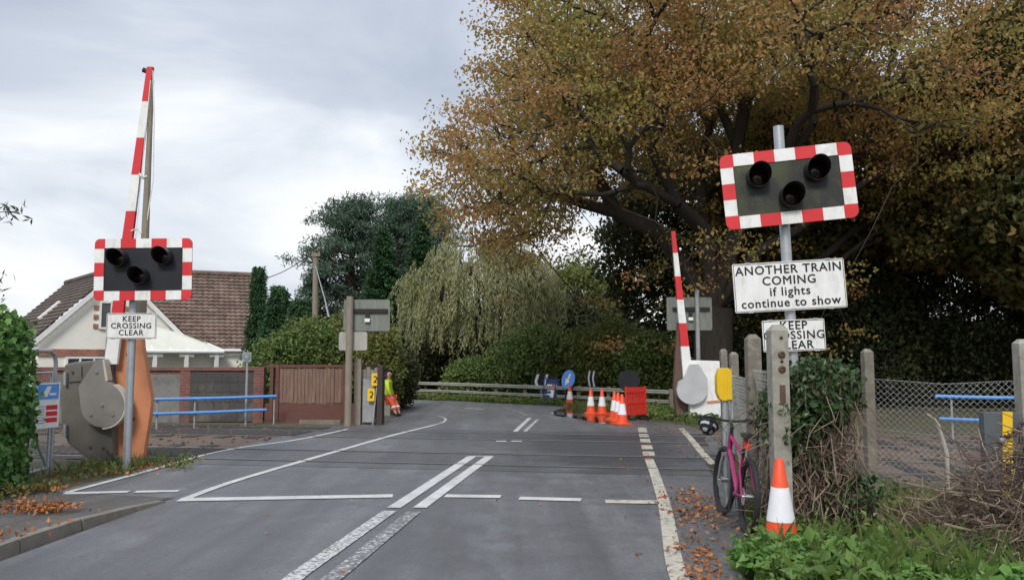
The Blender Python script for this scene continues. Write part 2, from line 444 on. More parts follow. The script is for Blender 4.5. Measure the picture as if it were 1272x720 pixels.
KERBM = rmat('kerb_concrete', (.21, .185, .15), (.13, .115, .092), 5, .9, bmp=.5, dirt=(.1, .095, .075), dirtlo=.48, dirthi=.75)
def groundmat():
    m, nt, b = newmat('verge_soil')
    v = objco(nt)
    c = ramp(nt, noise(nt, v, 1.3, 8, .7), [(.3, (.05, .04, .028)), (.5, (.085, .075, .04)), (.7, (.07, .085, .03))])
    f = ramp(nt, noise(nt, v, 45, 4, .7), [(.3, .5), (.7, 1.4)])
    link(nt, mix(nt, 1.0, c, f, 'MULTIPLY'), b.inputs['Base Color']); b.inputs['Roughness'].default_value = .95
    bump(nt, b, noise(nt, v, 30, 5), .8, .03)
    return m
SOIL = groundmat()
BALLAST = rmat('track_ballast', (.15, .11, .085), (.075, .055, .043), 18, .95, bmp=1.0, dirt=(.12, .07, .045), dirtscale=1.2, dirtlo=.45, dirthi=.7)
def paintmat(name, wear_lo, wear_hi, col=(.54, .53, .50), scale=9):
    m, nt, b = newmat(name)
    v = objco(nt)
    n1 = noise(nt, v, scale, 8, .78)
    w = ramp(nt, n1, [(wear_lo, 1.0), (wear_hi, 0.0)])
    c = ramp(nt, noise(nt, v, 3, 5), [(.3, tuple(x * .7 for x in col)), (.7, col)])
    base = ramp(nt, noise(nt, v, 24, 5, .8), [(.3, .075), (.5, .12), (.72, .2)])
    link(nt, mix(nt, w, base, c), b.inputs['Base Color']); b.inputs['Roughness'].default_value = .65
    return m
PAINT = paintmat('road_paint', .56, .68, scale=14)
PAINT.node_tree.nodes  # keep
PAINTW = paintmat('worn_road_paint', .50, .54, scale=26)
PAINTVW = paintmat('very_worn_road_paint', .43, .47, scale=20)
# wear is inverted for readability: low noise keeps paint
CREAMP = paintmat('yellowed_road_paint', .5, .6, (.50, .455, .36), 12)

LEAF_LIT = leafmat('fallen_leaf', [(.38, .13, .035), (.26, .085, .025), (.45, .2, .06), (.16, .06, .028), (.32, .12, .04), (.10, .05, .03)], transl=.1)
LEAF_OAK = leafmat('autumn_leaf', [(.42, .21, .085), (.50, .28, .10), (.34, .155, .065), (.46, .31, .12), (.27, .215, .08), (.37, .18, .08)],
                   [(.24, .245, .07), (.38, .34, .10), (.44, .29, .085), (.18, .205, .06), (.32, .28, .085)], .32, .5)
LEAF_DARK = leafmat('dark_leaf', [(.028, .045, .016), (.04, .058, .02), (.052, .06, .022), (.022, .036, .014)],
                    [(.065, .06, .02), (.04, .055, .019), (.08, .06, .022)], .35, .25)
LEAF_OLIVE = leafmat('olive_brown_leaf', [(.18, .135, .045), (.11, .115, .035), (.26, .15, .055), (.075, .095, .028), (.13, .14, .045)], [(.06, .085, .025), (.09, .11, .035), (.15, .12, .04)], .3, .35)
LEAF_HEDGE = leafmat('hedge_leaf', [(.075, .125, .032), (.11, .17, .042), (.15, .205, .06), (.055, .10, .028)],
                     [(.18, .21, .065), (.14, .18, .05), (.09, .135, .038)], .7, .25)
LEAF_BRIGHT = leafmat('bright_leaf', [(.06, .15, .025), (.08, .20, .035), (.05, .11, .02), (.11, .22, .05)], None, 1, .25)
LEAF_YEL = leafmat('yellow_green_leaf', [(.17, .18, .045), (.13, .155, .035), (.22, .21, .065), (.10, .13, .035)], [(.085, .115, .03), (.13, .145, .04)], .6, .25)
LEAF_IVY = leafmat('ivy_leaf', [(.06, .15, .03), (.09, .21, .045), (.045, .105, .024), (.15, .28, .075), (.11, .2, .05)], None, 1, .2, .35)
LEAF_IVYD = leafmat('dark_ivy_leaf', [(.02, .046, .016), (.03, .066, .02), (.042, .082, .026), (.085, .12, .05), (.06, .055, .025)], None, 1, .2, .35)
LEAF_NETTLE = leafmat('nettle_leaf', [(.10, .22, .04), (.15, .28, .06), (.06, .15, .03), (.21, .31, .09)], [(.08, .16, .035), (.16, .24, .06), (.05, .1, .025)], 1, .3)
LEAF_WIL = leafmat('willow_leaf', [(.33, .34, .16), (.42, .41, .22), (.25, .27, .12), (.48, .46, .27)], [(.2, .22, .09), (.3, .31, .14)], .5, .3)
LEAF_PINE = leafmat('pine_needle', [(.05, .09, .06), (.075, .125, .08), (.10, .15, .095), (.04, .07, .05)], None, 1, .15)
LEAF_CYP = leafmat('cypress_leaf', [(.025, .06, .025), (.035, .085, .032), (.05, .11, .04)], None, 1, .15)
GRASS = leafmat('grass_blade', [(.08, .14, .03), (.12, .18, .04), (.06, .10, .025), (.2, .19, .08)], None, 1, .3)
DRYGRASS = leafmat('dry_grass_blade', [(.19, .15, .085), (.14, .115, .06), (.10, .11, .04), (.24, .2, .12)], None, 1, .3)
WATER, _nt, _b = newmat('puddle_water')
_b.inputs['Base Color'].default_value = (.025, .024, .022, 1); _b.inputs['Roughness'].default_value = .03
bump(_nt, _b, noise(_nt, objco(_nt), 3, 2), .03, .01)

# ------------------------------------------------------------------ sky, sun
w = bpy.data.worlds.new('World'); scene.world = w; w.use_nodes = True
nt = w.node_tree; bg = nt.nodes['Background']; outw = nt.nodes['World Output']
SUN_EL = R(42); SUN_AZ = R(192)     # azimuth clockwise from +Y: behind the camera on its left
sky = nt.nodes.new('ShaderNodeTexSky'); sky.sky_type = 'NISHITA'; sky.sun_disc = False
sky.sun_elevation = SUN_EL; sky.sun_rotation = SUN_AZ; sky.air_density = 1.2; sky.dust_density = 3
link(nt, sky.outputs[0], bg.inputs['Color']); bg.inputs['Strength'].default_value = .1
tc = nt.nodes.new('ShaderNodeTexCoord'); sp = nt.nodes.new('ShaderNodeSeparateXYZ'); link(nt, tc.outputs['Generated'], sp.inputs[0])
mp = nt.nodes.new('ShaderNodeMapping'); mp.inputs['Scale'].default_value = (1, 1, 2.2); mp.inputs['Location'].default_value = (.35, .2, .15)
link(nt, tc.outputs['Generated'], mp.inputs['Vector'])
n1 = noise(nt, mp.outputs[0], 2.3, 7, .55, .35)
n2 = noise(nt, mp.outputs[0], 1.1, 3, .5, .2)
nn = math_(nt, 'ADD', math_(nt, 'MULTIPLY', n1, .6), math_(nt, 'MULTIPLY', n2, .4))
# low clouds are white, higher cloud bases grey
el = sp.outputs['Z']
low = nt.nodes.new('ShaderNodeMapRange'); low.inputs['From Min'].default_value = .02; low.inputs['From Max'].default_value = .34
low.inputs['To Min'].default_value = .105; low.inputs['To Max'].default_value = -.05; link(nt, el, low.inputs['Value'])
nn = math_(nt, 'ADD', nn, low.outputs[0])
cc = ramp(nt, nn, [(.41, (.43, .48, .57)), (.515, (.54, .588, .67)), (.59, (.73, .765, .815)), (.655, (.92, .925, .93))])
# an overcast sky is brighter overhead than at its rim
zen = nt.nodes.new('ShaderNodeMapRange'); zen.inputs['From Min'].default_value = .42; zen.inputs['From Max'].default_value = .95
zen.inputs['To Min'].default_value = 1.0; zen.inputs['To Max'].default_value = 2.6; link(nt, el, zen.inputs['Value'])
bg2 = nt.nodes.new('ShaderNodeBackground'); link(nt, cc, bg2.inputs['Color'])
link(nt, math_(nt, 'MULTIPLY', zen.outputs[0], .95), bg2.inputs['Strength'])
ms = nt.nodes.new('ShaderNodeMixShader'); ms.inputs[0].default_value = .9
link(nt, bg.outputs[0], ms.inputs[1]); link(nt, bg2.outputs[0], ms.inputs[2]); link(nt, ms.outputs[0], outw.inputs['Surface'])
sl = bpy.data.lights.new('sun', 'SUN'); sl.energy = 1.9; sl.angle = R(16); sl.color = (1, .96, .9)
so = bpy.data.objects.new('sun', sl); COL.objects.link(so)
dv = Vector((math.sin(SUN_AZ) * math.cos(SUN_EL), math.cos(SUN_AZ) * math.cos(SUN_EL), math.sin(SUN_EL)))
so.rotation_euler = dv.to_track_quat('Z', 'Y').to_euler(); so.location = (0, 0, 40)
vs = scene.view_settings; vs.view_transform = 'Standard'; vs.look = 'None'; vs.exposure = 0.38; vs.gamma = 1.0; vs.use_curve_mapping = False
# ------------------------------------------------------------------ ground, road, markings
def sheet(name, pts, z, mat, label=None):
    me = bpy.data.meshes.new(name)
    me.from_pydata([(p[0], p[1], z) for p in pts], [], [tuple(range(len(pts)))])
    a = sum(pts[i][0] * pts[(i + 1) % len(pts)][1] - pts[(i + 1) % len(pts)][0] * pts[i][1] for i in range(len(pts)))
    if a < 0: me.flip_normals()
    me.materials.append(mat); me.update()
    o = bpy.data.objects.new(name, me); COL.objects.link(o); o['kind'] = 'structure'; return o
def gp(l): return [tuple(G(a, b)[:2]) for a, b in l]
sheet('ground', [(-600, -300), (600, -300), (600, 900), (-600, 900)], -.016, SOIL)
road = [(-4.15, -6), (-4.1, 6.5), (-3.95, 9.3), (-5.6, 9.9), (-5.25, 14.2), (-4.6, 18.6), (-4.3, 21.5), (-4.6, 24), (-8, 27), (-16, 30), (-34, 33),
        (-34, 44), (-16, 40.5), (-8, 36.5), (-4.5, 33.3), (-2.4, 32), (.12, 29.6), (1.5, 28.4), (2.95, 24.6), (3.5, 21.6), (4.25, 20.1), (4.3, 18.5),
        (3.75, 13.2), (2.9, 11.6), (2.55, 9.2), (2.2, 7.2), (1.75, 6.3), (1.6, 5), (1.5, -6)]
sheet('road', road, 0.0, ASPHALT)
# track bed: a strip across the picture, slightly askew
TD = Vector((1, -.17, 0)).normalized(); TN = Vector((.17, 1, 0)).normalized()
def tk(s, n): return Vector((0, 15.15, 0)) + TD * s + TN * n
sheet('track_bed', [tk(-70, -3.9)[:2], tk(70, -3.9)[:2], tk(70, 3.9)[:2], tk(-70, 3.9)[:2]], -.009, BALLAST)
# crossing panels (on the road) with flangeway grooves left between
rails_n = [-2.65, -1.2, 1.2, 2.65]
edges = [-3.3, -2.72, -2.52, -1.33, -1.13, 1.13, 1.27, 2.52, 2.72, 3.3]
for n_ in rails_n:
    for s_ in (-.075, .075): sheet('flangeway', [tk(-4.9, n_ + s_ - .04)[:2], tk(3.45, n_ + s_ - .04)[:2], tk(3.45, n_ + s_ + .04)[:2], tk(-4.9, n_ + s_ + .04)[:2]], .0062, RUBBER)
mbp = [(-3.3, -2.75), (-2.57, -1.28), (-1.1, 1.1), (1.28, 2.57), (2.75, 3.3)]
for a, b in mbp:
    sheet('crossing_panel', [tk(-4.9, a)[:2], tk(3.45, a)[:2], tk(3.45, b)[:2], tk(-4.9, b)[:2]], .004, CROSS if abs(a + b) > 1 else ASPHALT)
SLEEPER = rmat('dark_sleeper', (.05, .042, .037), (.025, .021, .019), 6, .9, bmp=.5)
for a, b in ((-3.1, -2.76), (-2.5, -1.35), (1.35, 2.5), (2.8, 3.5)):
    sheet('trackside_boards', [tk(-9.4, a)[:2], tk(-4.95, a)[:2], tk(-4.95, b)[:2], tk(-9.4, b)[:2]], .012, SLEEPER)
for nm, lab, rr in (('railway_track', 'nearer railway track crossing the road between the barriers', rails_n[:2]),
                    ('railway_track', 'farther railway track crossing the road just before the wooden fence', rails_n[2:])):
    base = tk(0, (rr[0] + rr[1]) / 2)
    t = thing(nm, lab, 'railway track', base, 0, 'railway tracks at the crossing')
    for n in rr:
        a, b = tk(-60, n) - base, tk(60, n) - base
        mb = MB()
        ang = math.atan2(TD.y, TD.x); M = Matrix.Translation(tk(0, n) - base) @ Matrix.Rotation(ang, 4, 'Z')
        mb.box((0, 0, -.055), (120, .06, .11), 0, M); mb.box((0, 0, .006), (120, .068, .014), 1, M)
        mb.build('rail', [STEEL, RAILTOP], t)
    for k in range(-26, 27):
        c = tk(k * .7, (rr[0] + rr[1]) / 2) - base
        if -4.9 < k * .7 < 3.5: continue
        MB().box((0, 0, -.06), (.25, 2.5, .13), 0, Matrix.Translation(c) @ Matrix.Rotation(ang, 4, 'Z')).build('sleeper', SLEEPER, t, bevel=.008)

def strip(pts, width, z, mat, name='road_marking'):
    P2 = [Vector(p) for p in pts]; L_ = []; R_ = []
    for i, p in enumerate(P2):
        d = (P2[min(i + 1, len(P2) - 1)] - P2[max(i - 1, 0)]).normalized(); n = Vector((-d.y, d.x))
        wdt = width[i] if hasattr(width, '__len__') else width
        L_.append(p + n * wdt / 2); R_.append(p - n * wdt / 2)
    me = bpy.data.meshes.new(name); n = len(P2)
    me.from_pydata([(q.x, q.y, z) for q in L_ + R_], [], [(i + n, i + 1 + n, i + 1, i) for i in range(n - 1)])
    me.materials.append(mat); me.update()
    o = bpy.data.objects.new(name, me); COL.objects.link(o); o['kind'] = 'structure'; return o
def smooth(pts, k=6):
    p = [Vector(q) for q in pts]; out = []
    for i in range(len(p) - 1):
        a, b, c, d = p[max(i - 1, 0)], p[i], p[i + 1], p[min(i + 2, len(p) - 1)]
        for j in range(k):
            t = j / k
            out.append(.5 * ((2 * b) + (c - a) * t + (2 * a - 5 * b + 4 * c - d) * t * t + (3 * b - a - 3 * c + d) * t ** 3))
    out.append(p[-1]); return out
ZM = .009
left_edge = smooth(gp([(232, 619), (300, 595), (420, 560), (490, 540), (535, 529), (551, 524), (553, 520), (545, 517), (528, 514)]))
strip(left_edge[:26], .115, ZM, PAINT); strip(left_edge[25:], [.1 - .06 * i / (len(left_edge) - 26) for i in range(len(left_edge) - 25)], ZM, PAINTW)
strip(smooth(gp([(82, 612), (180, 586), (275, 560), (370, 546), (432, 533)])), .10, ZM, PAINT)
strip(gp([(80, 613), (160, 611)]), .15, ZM, PAINT); strip(gp([(168, 611), (222, 610)]), .15, ZM, PAINT)
# stop line
strip(gp([(222, 621), (488, 616)]), .22, ZM, PAINT); strip(gp([(553, 616), (622, 617)]), .2, ZM, PAINT)
strip(gp([(645, 619), (722, 621)]), .2, ZM, PAINT); strip(gp([(752, 623), (818, 624)]), .22, ZM, CREAMP)
# double centre line: fresh over the crossing, worn before it
strip(gp([(489, 631), (586, 567)]), .15, ZM, PAINT); strip(gp([(521, 631), (608, 567)]), .15, ZM, PAINT)
strip(gp([(583, 567), (612, 567)]), .08, ZM + .003, PAINT)
strip(gp([(300, 771), (372, 713), (484, 635)]), .15, ZM, PAINTW); strip(gp([(345, 771), (420, 713), (514, 636)]), .15, ZM, PAINTVW)
strip(gp([(616, 548), (629, 548)]), .16, ZM, PAINT); strip(gp([(635, 548), (648, 548)]), .16, ZM, PAINT)
strip(gp([(640, 536), (658, 519)]), .11, ZM, PAINT); strip(gp([(652, 536), (668, 521)]), .09, ZM, PAINTW)
strip(gp([(655, 517), (645, 512), (625, 507)]), .1, ZM, PAINTVW)
strip(gp([(577, 507), (587, 507.5)]), .16, ZM, PAINT); strip(gp([(592, 508), (602, 508.5)]), .16, ZM, PAINT)
# right edge line, hand-width and worn, in pieces
rl = [(852, 740), (838, 700), (832, 665), (828, 640), (824, 622), (817, 600), (812, 585), (806, 570)]
strip(smooth(gp(rl)), .14, ZM, CREAMP)
for a, b in ((566, 561), (558, 553), (550, 545), (543, 539), (537, 531)):
    xa = 797 + (a - 530) * .26; xb = 797 + (b - 530) * .26
    strip(gp([(xa, a), (xb, b)]), .2, ZM, CREAMP)
strip(smooth(gp([(846, 532), (858, 545), (872, 562), (886, 577)])), .13, ZM, CREAMP)
for px, py in ((793, 550), (799, 571), (795, 563)):
    strip(gp([(px, py), (px + 11, py + .3)]), .05, ZM + .004, REDMARK)
for px, py in ((824, 627),):
    strip(gp([(px - 8, py - 8), (px + 4, py - 9)]), .05, ZM + .004, REDMARK)
rg_ = np.random.default_rng(15); Vg = []; Qg = []
for _ in range(900):
    x_, y_ = rg_.uniform(-3.8, 1.9), 3 + 15 * rg_.random() ** 1.3; r_ = rg_.uniform(.003, .011); b_ = len(Vg)
    Vg += [(x_ - r_, y_, .001), (x_, y_ - r_, .001), (x_ + r_, y_, .001), (x_, y_ + r_, .001), (x_, y_, r_)]
    Qg += [(b_, b_ + 1, b_ + 4), (b_ + 1, b_ + 2, b_ + 4), (b_ + 2, b_ + 3, b_ + 4), (b_ + 3, b_, b_ + 4)]
o_ = npmesh('road_grit', Vg, Qg, KERBM, off=(0, 0, 0)); o_['kind'] = 'stuff'
# repair patches and tar seams
for q in ([(560, 650), (640, 655), (636, 720), (540, 720)],):
    pass

# puddle by the verge
sheet('puddle', smooth(gp([(683, 512), (705, 506), (735, 510), (760, 516), (778, 525), (772, 528), (742, 525), (712, 519), (690, 516), (683, 512)]), 4)[:-1], .006, WATER)

# footpath on the left with kerb, dropping to the road at the crossing
kp = [(-4.15, 1.5, .11), (-4.14, 4, .11), (-4.12, 6.5, .11), (-4.07, 7.7, .10), (-3.99, 8.6, .06), (-3.9, 9.3, .012)]
me = bpy.data.meshes.new('footpath'); vs_ = []; fs_ = []
for x, y, h in kp: vs_ += [(x - .12, y, h), (x - 1.2, y, h), (-9.5, y + .25, h)]
for i in range(len(kp) - 1):
    for j in range(2): fs_.append((i * 3 + j, (i + 1) * 3 + j, (i + 1) * 3 + j + 1, i * 3 + j + 1))
n0 = len(vs_)
vs_ += [(-3.93, 9.55, .004), (-5.6, 10.0, .004), (-9.5, 11.2, .004)]
fs_ += [((len(kp) - 1) * 3, n0, n0 + 1, (len(kp) - 1) * 3 + 1), ((len(kp) - 1) * 3 + 1, n0 + 1, n0 + 2, (len(kp) - 1) * 3 + 2)]
me.from_pydata(vs_, [], [f[::-1] for f in fs_]); me.materials.append(PAVE); me.update()
bmm = bmesh.new(); bmm.from_mesh(me); bmesh.ops.recalc_face_normals(bmm, faces=bmm.faces)
if sum(f.normal.z for f in bmm.faces) < 0: bmesh.ops.reverse_faces(bmm, faces=bmm.faces)
bmm.to_mesh(me); bmm.free()
fo = bpy.data.objects.new('footpath', me); COL.objects.link(fo); fo['kind'] = 'structure'
mb = MB()
rk = random.Random(3)
# kerb stones 0.9 m long with open joints
def kat(y):
    for a, b in zip(kp, kp[1:]):
        if a[1] <= y <= b[1]:
            t = (y - a[1]) / (b[1] - a[1]); return (a[0] + (b[0] - a[0]) * t, a[2] + (b[2] - a[2]) * t)
    return kp[-1][0], kp[-1][2]
y = 1.5
while y < 9.25:
    y1 = min(y + .9, 9.29); (xa, ha), (xb, hb) = kat(y + .006), kat(y1 - .006)
    j = rk.uniform(-.006, .006)
    vs4 = [(xa - .125, y + .006, -.02), (xa + j, y + .006, -.02), (xb + j, y1 - .006, -.02), (xb - .125, y1 - .006, -.02),
           (xa - .125, y + .006, ha + .006), (xa - .015 + j, y + .006, ha + .006), (xb - .015 + j, y1 - .006, hb + .006), (xb - .125, y1 - .006, hb + .006)]
    mb.add(vs4, [(3, 2, 1, 0), (4, 5, 6, 7), (0, 1, 5, 4), (1, 2, 6, 5), (2, 3, 7, 6), (3, 0, 4, 7)])
    y = y1
k_ = mb.build('kerb', KERBM, bevel=.012); k_['kind'] = 'structure'
# right-hand verge, a low rise of soil under the weeds
def mound(name, poly, h, mat, n=26, seed=1):
    xs = [p[0] for p in poly]; ys = [p[1] for p in poly]
    rng = np.random.default_rng(seed)
    X = np.linspace(min(xs), max(xs), n); Y = np.linspace(min(ys), max(ys), n)
    V = []
    def dist(x, y):
        ins = False; dm = 1e9
        for i in range(len(poly)):
            x1, y1 = poly[i]; x2, y2 = poly[(i + 1) % len(poly)]
            if (y1 > y) != (y2 > y) and x < (x2 - x1) * (y - y1) / (y2 - y1) + x1: ins = not ins
            t = max(0, min(1, ((x - x1) * (x2 - x1) + (y - y1) * (y2 - y1)) / ((x2 - x1) ** 2 + (y2 - y1) ** 2)))
            dm = min(dm, math.hypot(x - x1 - t * (x2 - x1), y - y1 - t * (y2 - y1)))
        return dm if ins else -dm
    for yy in Y:
        for xx in X:
            d = dist(xx, yy); V.append((xx, yy, -.03 + max(-.05, min(1, d / .5)) * h * (1 + .25 * math.sin(xx * 5 + seed) * math.cos(yy * 4))))
    Q = [(j * n + i, j * n + i + 1, (j + 1) * n + i + 1, (j + 1) * n + i) for j in range(n - 1) for i in range(n - 1)]
    o = npmesh(name, V, Q, mat, smooth=True); o['kind'] = 'structure'; return o
VERGE = [(1.62, 2), (1.75, 6.3), (2.15, 7.1), (2.6, 9.1), (2.95, 11.4), (9, 10.4), (9, 2)]
mound('verge', VERGE, .07, SOIL, 34, 2)
mound('verge', [(-10, 9.9), (-5.7, 10.35), (-5.35, 13.4), (-10, 13.8)], .05, SOIL, 24, 5)
mound('verge', [(3.0, 24.9), (3.6, 21.9), (4.35, 20.3), (4.5, 18.4), (12, 18), (40, 22), (40, 60), (-34, 60), (-34, 45), (-8, 37.3), (-4.5, 34.2), (.2, 30.5), (1.6, 28.6)], .08, SOIL, 80, 7)
mound('verge', [(-4.75, 19.3), (-4.55, 24), (-8, 26.6), (-34, 32), (-34, 20), (-10, 19.4)], .03, SOIL, 40, 9)
# ------------------------------------------------------------------ crossing signals
def rrect(w, h, r, n=5):
    pts = []
    for cx, cy, a0 in ((w / 2 - r, h / 2 - r, 0), (-w / 2 + r, h / 2 - r, 90), (-w / 2 + r, -h / 2 + r, 180), (w / 2 - r, -h / 2 + r, 270)):
        for k in range(n + 1):
            a = R(a0 + 90 * k / n); pts.append((cx + r * math.cos(a), cy + r * math.sin(a)))
    return pts
TXT = Matrix.Rotation(R(90), 4, 'X')
def signal(label, loc, lean, roll, yaw, zc, W, H, lamps, ptop, plates, board_mat, bdx=0, prad=.057):
    t = thing('crossing_signal', label, 'signal', loc, 0, 'red and white framed crossing signals')
    L = Matrix.Rotation(R(-lean), 4, 'Y')
    MB().tube([(0, 0, -.3), (0, 0, ptop)], prad, 18, 0, L).build('pole', GALV, t)
    BM = L @ Matrix.Translation((bdx, 0, zc)) @ Matrix.Rotation(R(yaw), 4, 'Z') @ Matrix.Rotation(R(-(roll - lean)), 4, 'Y') @ Matrix.Translation((0, -.16, 0))
    bw = .125
    mb = MB(); mb.prism(rrect(W - .02, H - .02, .06), -.012, .03, 0, BM)
    bd = mb.build('signal_board', board_mat, t, bevel=.004)
    mb = MB(); n1, n2 = 7, 5
    # corner tiles
    def arc(cx, cz, sx, sz):
        r = .075; pts = [(cx, cz)]
        x1, z1 = cx + sx * bw * 1.18, cz + sz * bw * 1.18
        pts.append((x1, cz))
        for k in range(6):
            a = R(90 * k / 5); pts.append((x1 - sx * r + sx * r * math.cos(a), z1 - sz * r + sz * r * math.sin(a)))
        pts.append((cx, z1)); return pts
    iw, ih = W / 2 - bw * 1.18, H / 2 - bw * 1.18
    ow, oh = W / 2, H / 2
    for sx in (-1, 1):
        for sz in (-1, 1): mb.prism(arc(sx * iw, sz * ih, sx, sz), -.022, -.0125, 0, BM)
    for k in range(5):
        a = -iw + 2 * iw * k / 5; b = a + 2 * iw / 5; mi = 1 if k % 2 == 0 else 0
        for s in (-1, 1):
            mb.prism([(a, s * (ih + .012)), (b, s * (ih + .012)), (b, s * oh), (a, s * oh)], -.022, -.0125, mi, BM)
    for k in range(3):
        a = -ih + 2 * ih * k / 3; b = a + 2 * ih / 3; mi = 1 if k % 2 == 0 else 0
        for s in (-1, 1):
            mb.prism([(s * (iw + .012), a), (s * (iw + .012), b), (s * ow, b), (s * ow, a)], -.022, -.0125, mi, BM)
    mb.build('red_white_border', [RED, WHITE], bd)
    for (lx, lz) in lamps:
        r = .125; n = 28; vs = []; fs = []
        A = BM @ Matrix.Translation((lx, 0, lz))
        # round visor: long above, cut back below
        for k in range(n):
            a = 2 * PI * k / n; up = .5 + .5 * math.sin(a)
            ln = .09 + .19 * up ** .8
            c, s = math.cos(a), math.sin(a)
            vs += [(c * r, -.012, s * r), (c * r * .97, -.012 - ln, s * r * .97), (c * r * .93, -.012 - ln, s * r * .93), (c * r * .95, -.03, s * r * .95)]
        for k in range(n):
            q = (k + 1) % n
            for j in range(3): fs.append((k * 4 + j, k * 4 + j + 1, q * 4 + j + 1, q * 4 + j))
        hd = MB().add(vs, fs, 0, A).build('lamp_hood', HOOD, t)
        mb = MB().lathe([(r * .95, 0), (r * .8, .02), (r * .4, .04), (.0, .046)], 20, 0, A @ Matrix.Translation((0, -.013, 0)) @ Matrix.Rotation(R(90), 4, 'X'))
        mb.build('lens', LENS, hd)
    for dz in (-.2, .2): MB().box((0, -.06, dz), (.16, .14, .05), 0, L @ Matrix.Translation((0, 0, zc))).build('bracket', GALV, t)
    for (zp, w, h, rl, dx, lines, sz, gap, lab) in plates:
        PM = L @ Matrix.Translation((dx, -.085, zp)) @ Matrix.Rotation(R(yaw * .5), 4, 'Z') @ Matrix.Rotation(R(-(rl - lean)), 4, 'Y')
        mb = MB(); mb.prism(rrect(w, h, .015, 2), -.012, .012, 0, PM)
        # thin dark rim line, as on the photo's plates
        pl = mb.build('sign_plate', WHITE, t, bevel=.003)
        mb = MB(); e = .011; i = .012
        mb.box((0, -.0135, h / 2 - i), (w - 2 * i + e, .002, e * .5), 0, PM); mb.box((0, -.0135, -h / 2 + i), (w - 2 * i + e, .002, e * .5), 0, PM)
        mb.box((w / 2 - i, -.0135, 0), (e * .5, .002, h - 2 * i - e), 0, PM); mb.box((-w / 2 + i, -.0135, 0), (e * .5, .002, h - 2 * i - e), 0, PM)
        n = len(lines)
        for k, tx in enumerate(lines):
            mb.text(tx, sz, PM @ Matrix.Translation((0, -.0145, ((n - 1) / 2 - k) * gap)) @ TXT, .018, .0012, 0, 1.12)
        mb.build('lettering', INK, pl)
        tag(pl, lab)
        for sx in (-.36, .36):
            for sz in (-1, 1): MB().box((sx * w, -.0, sz * (h / 2 + .002)), (.05, .03, .012), 0, PM).build('clip', GALV, pl, bevel=.002)
    return t
BL = G(157, 585); BL.z = 0
zl = P(181, 336, BL.y).z
ds = BL.y / 1000.0
signal('wig-wag signal left of the road, one KEEP CROSSING CLEAR plate under it', BL, 0, 1.0, 3, zl, 1.39, .90,
       [(-.33, .16), (.30, .18), (-.03, -.10)], zl + .25,
       [(P(161, 405, BL.y).z, .72, .37, 0, .03, ['KEEP', 'CROSSING', 'CLEAR'], .112, .1, 'white plate reading KEEP CROSSING CLEAR')], BLACK, .2)
YR = 8.8
pr = P(997, 640, YR); pr.z = 0
zr = P(977, 235, YR).z
def zl_(y): return P(980, y, YR).z
signal('wig-wag signal on the leaning right-hand pole above ANOTHER TRAIN COMING plate', pr, 1.9, 4.7, -8, zr, 1.39, .83,
       [(-.31, .13), (.30, .135), (.01, -.12)], P(971, 157, YR).z,
       [(zl_(355.5), 1.19, .535, 3.0, -.02, ['ANOTHER TRAIN', 'COMING', 'if lights', 'continue to show'], .132, .12, 'white plate reading ANOTHER TRAIN COMING if lights continue to show'),
        (zl_(416.5), .66, .34, 2.2, -.005, ['KEEP', 'CROSSING', 'CLEAR'], .125, .104, 'white plate reading KEEP CROSSING CLEAR, partly hidden by a concrete post')], ALGAE, .03)

# ------------------------------------------------------------------ barriers
def boom(mb, cpts, widths, Y, thick, bands):
    """tapered flat-sided pole along photo pixels; bands = (y_top, y_bottom, material)"""
    (x0, y0), (x1, y1) = cpts
    for a, b, m in bands:
        q = []
        for yy in (a, b):
            t = (yy - y0) / (y1 - y0); cx = x0 + (x1 - x0) * t; wd = widths[0] + (widths[1] - widths[0]) * t
            q.append((cx, yy, wd))
        (ca, ya, wa), (cb, yb, wb) = q
        mb.trace([(ca - wa / 2, ya), (ca + wa / 2, ya), (cb + wb / 2, yb), (cb - wb / 2, yb)], Y, thick, m)
# left barrier
YL = 12.35
bb = Vector((P(135, 575, YL).x, YL + .5, 0))
t = thing('level_crossing_barrier', 'raised barrier in dark grey housing with orange guard, left of road', 'barrier', bb, 0, 'raised level crossing barriers')
hz = [(79, 452), (94, 449), (131, 446), (137, 470), (140, 560), (138, 575), (112, 573), (84, 552), (75, 530), (74, 490)]
MB().trace(hz, YL + .12, .85).build('housing', HOUSING, t, off=bb, bevel=.055)
for hx, hy, hw, hh in ((80, 470, 1.5, 8), (80, 535, 1.5, 8)):
    MB().trace([(hx - hw, hy - hh), (hx + hw, hy - hh), (hx + hw, hy + hh), (hx - hw, hy + hh)], YL + .05, .06).build('hinge', GREYPOST, t, off=bb, bevel=.004)
MB().trace([(86, 474), (100, 473), (100, 474.4), (86, 475.4)], YL + .113, .01).build('panel_seam', RUBBER, t, off=bb)
MB().trace([(101, 455), (102.2, 455), (102.2, 468), (101, 468)], YL + .113, .01).build('panel_seam', RUBBER, t, off=bb)
for q in ((112, 555), (128, 556), (134, 466), (90, 462)):
    c_ = P(q[0], q[1], YL + .11); MB().lathe([(.02, 0), (.018, .012), (0, .014)], 8, 0, Matrix.Translation(c_) @ Matrix.Rotation(R(90), 4, 'X')).build('bolt', STEEL, t, off=bb)
for q in ((127, 503), (120, 462), (113, 515), (140, 515)):
    c_ = P(q[0], q[1], YL - .022); MB().lathe([(.028, 0), (.024, .012), (0, .015)], 8, 0, Matrix.Translation(c_) @ Matrix.Rotation(R(90), 4, 'X')).build('bolt', PIVOT, t, off=bb)
for q in ((158, 440), (166, 520), (160, 560)):
    c_ = P(q[0], q[1], YL + .298); MB().lathe([(.024, 0), (.02, .012), (0, .014)], 8, 0, Matrix.Translation(c_) @ Matrix.Rotation(R(90), 4, 'X')).build('bolt', STEEL, t, off=bb)
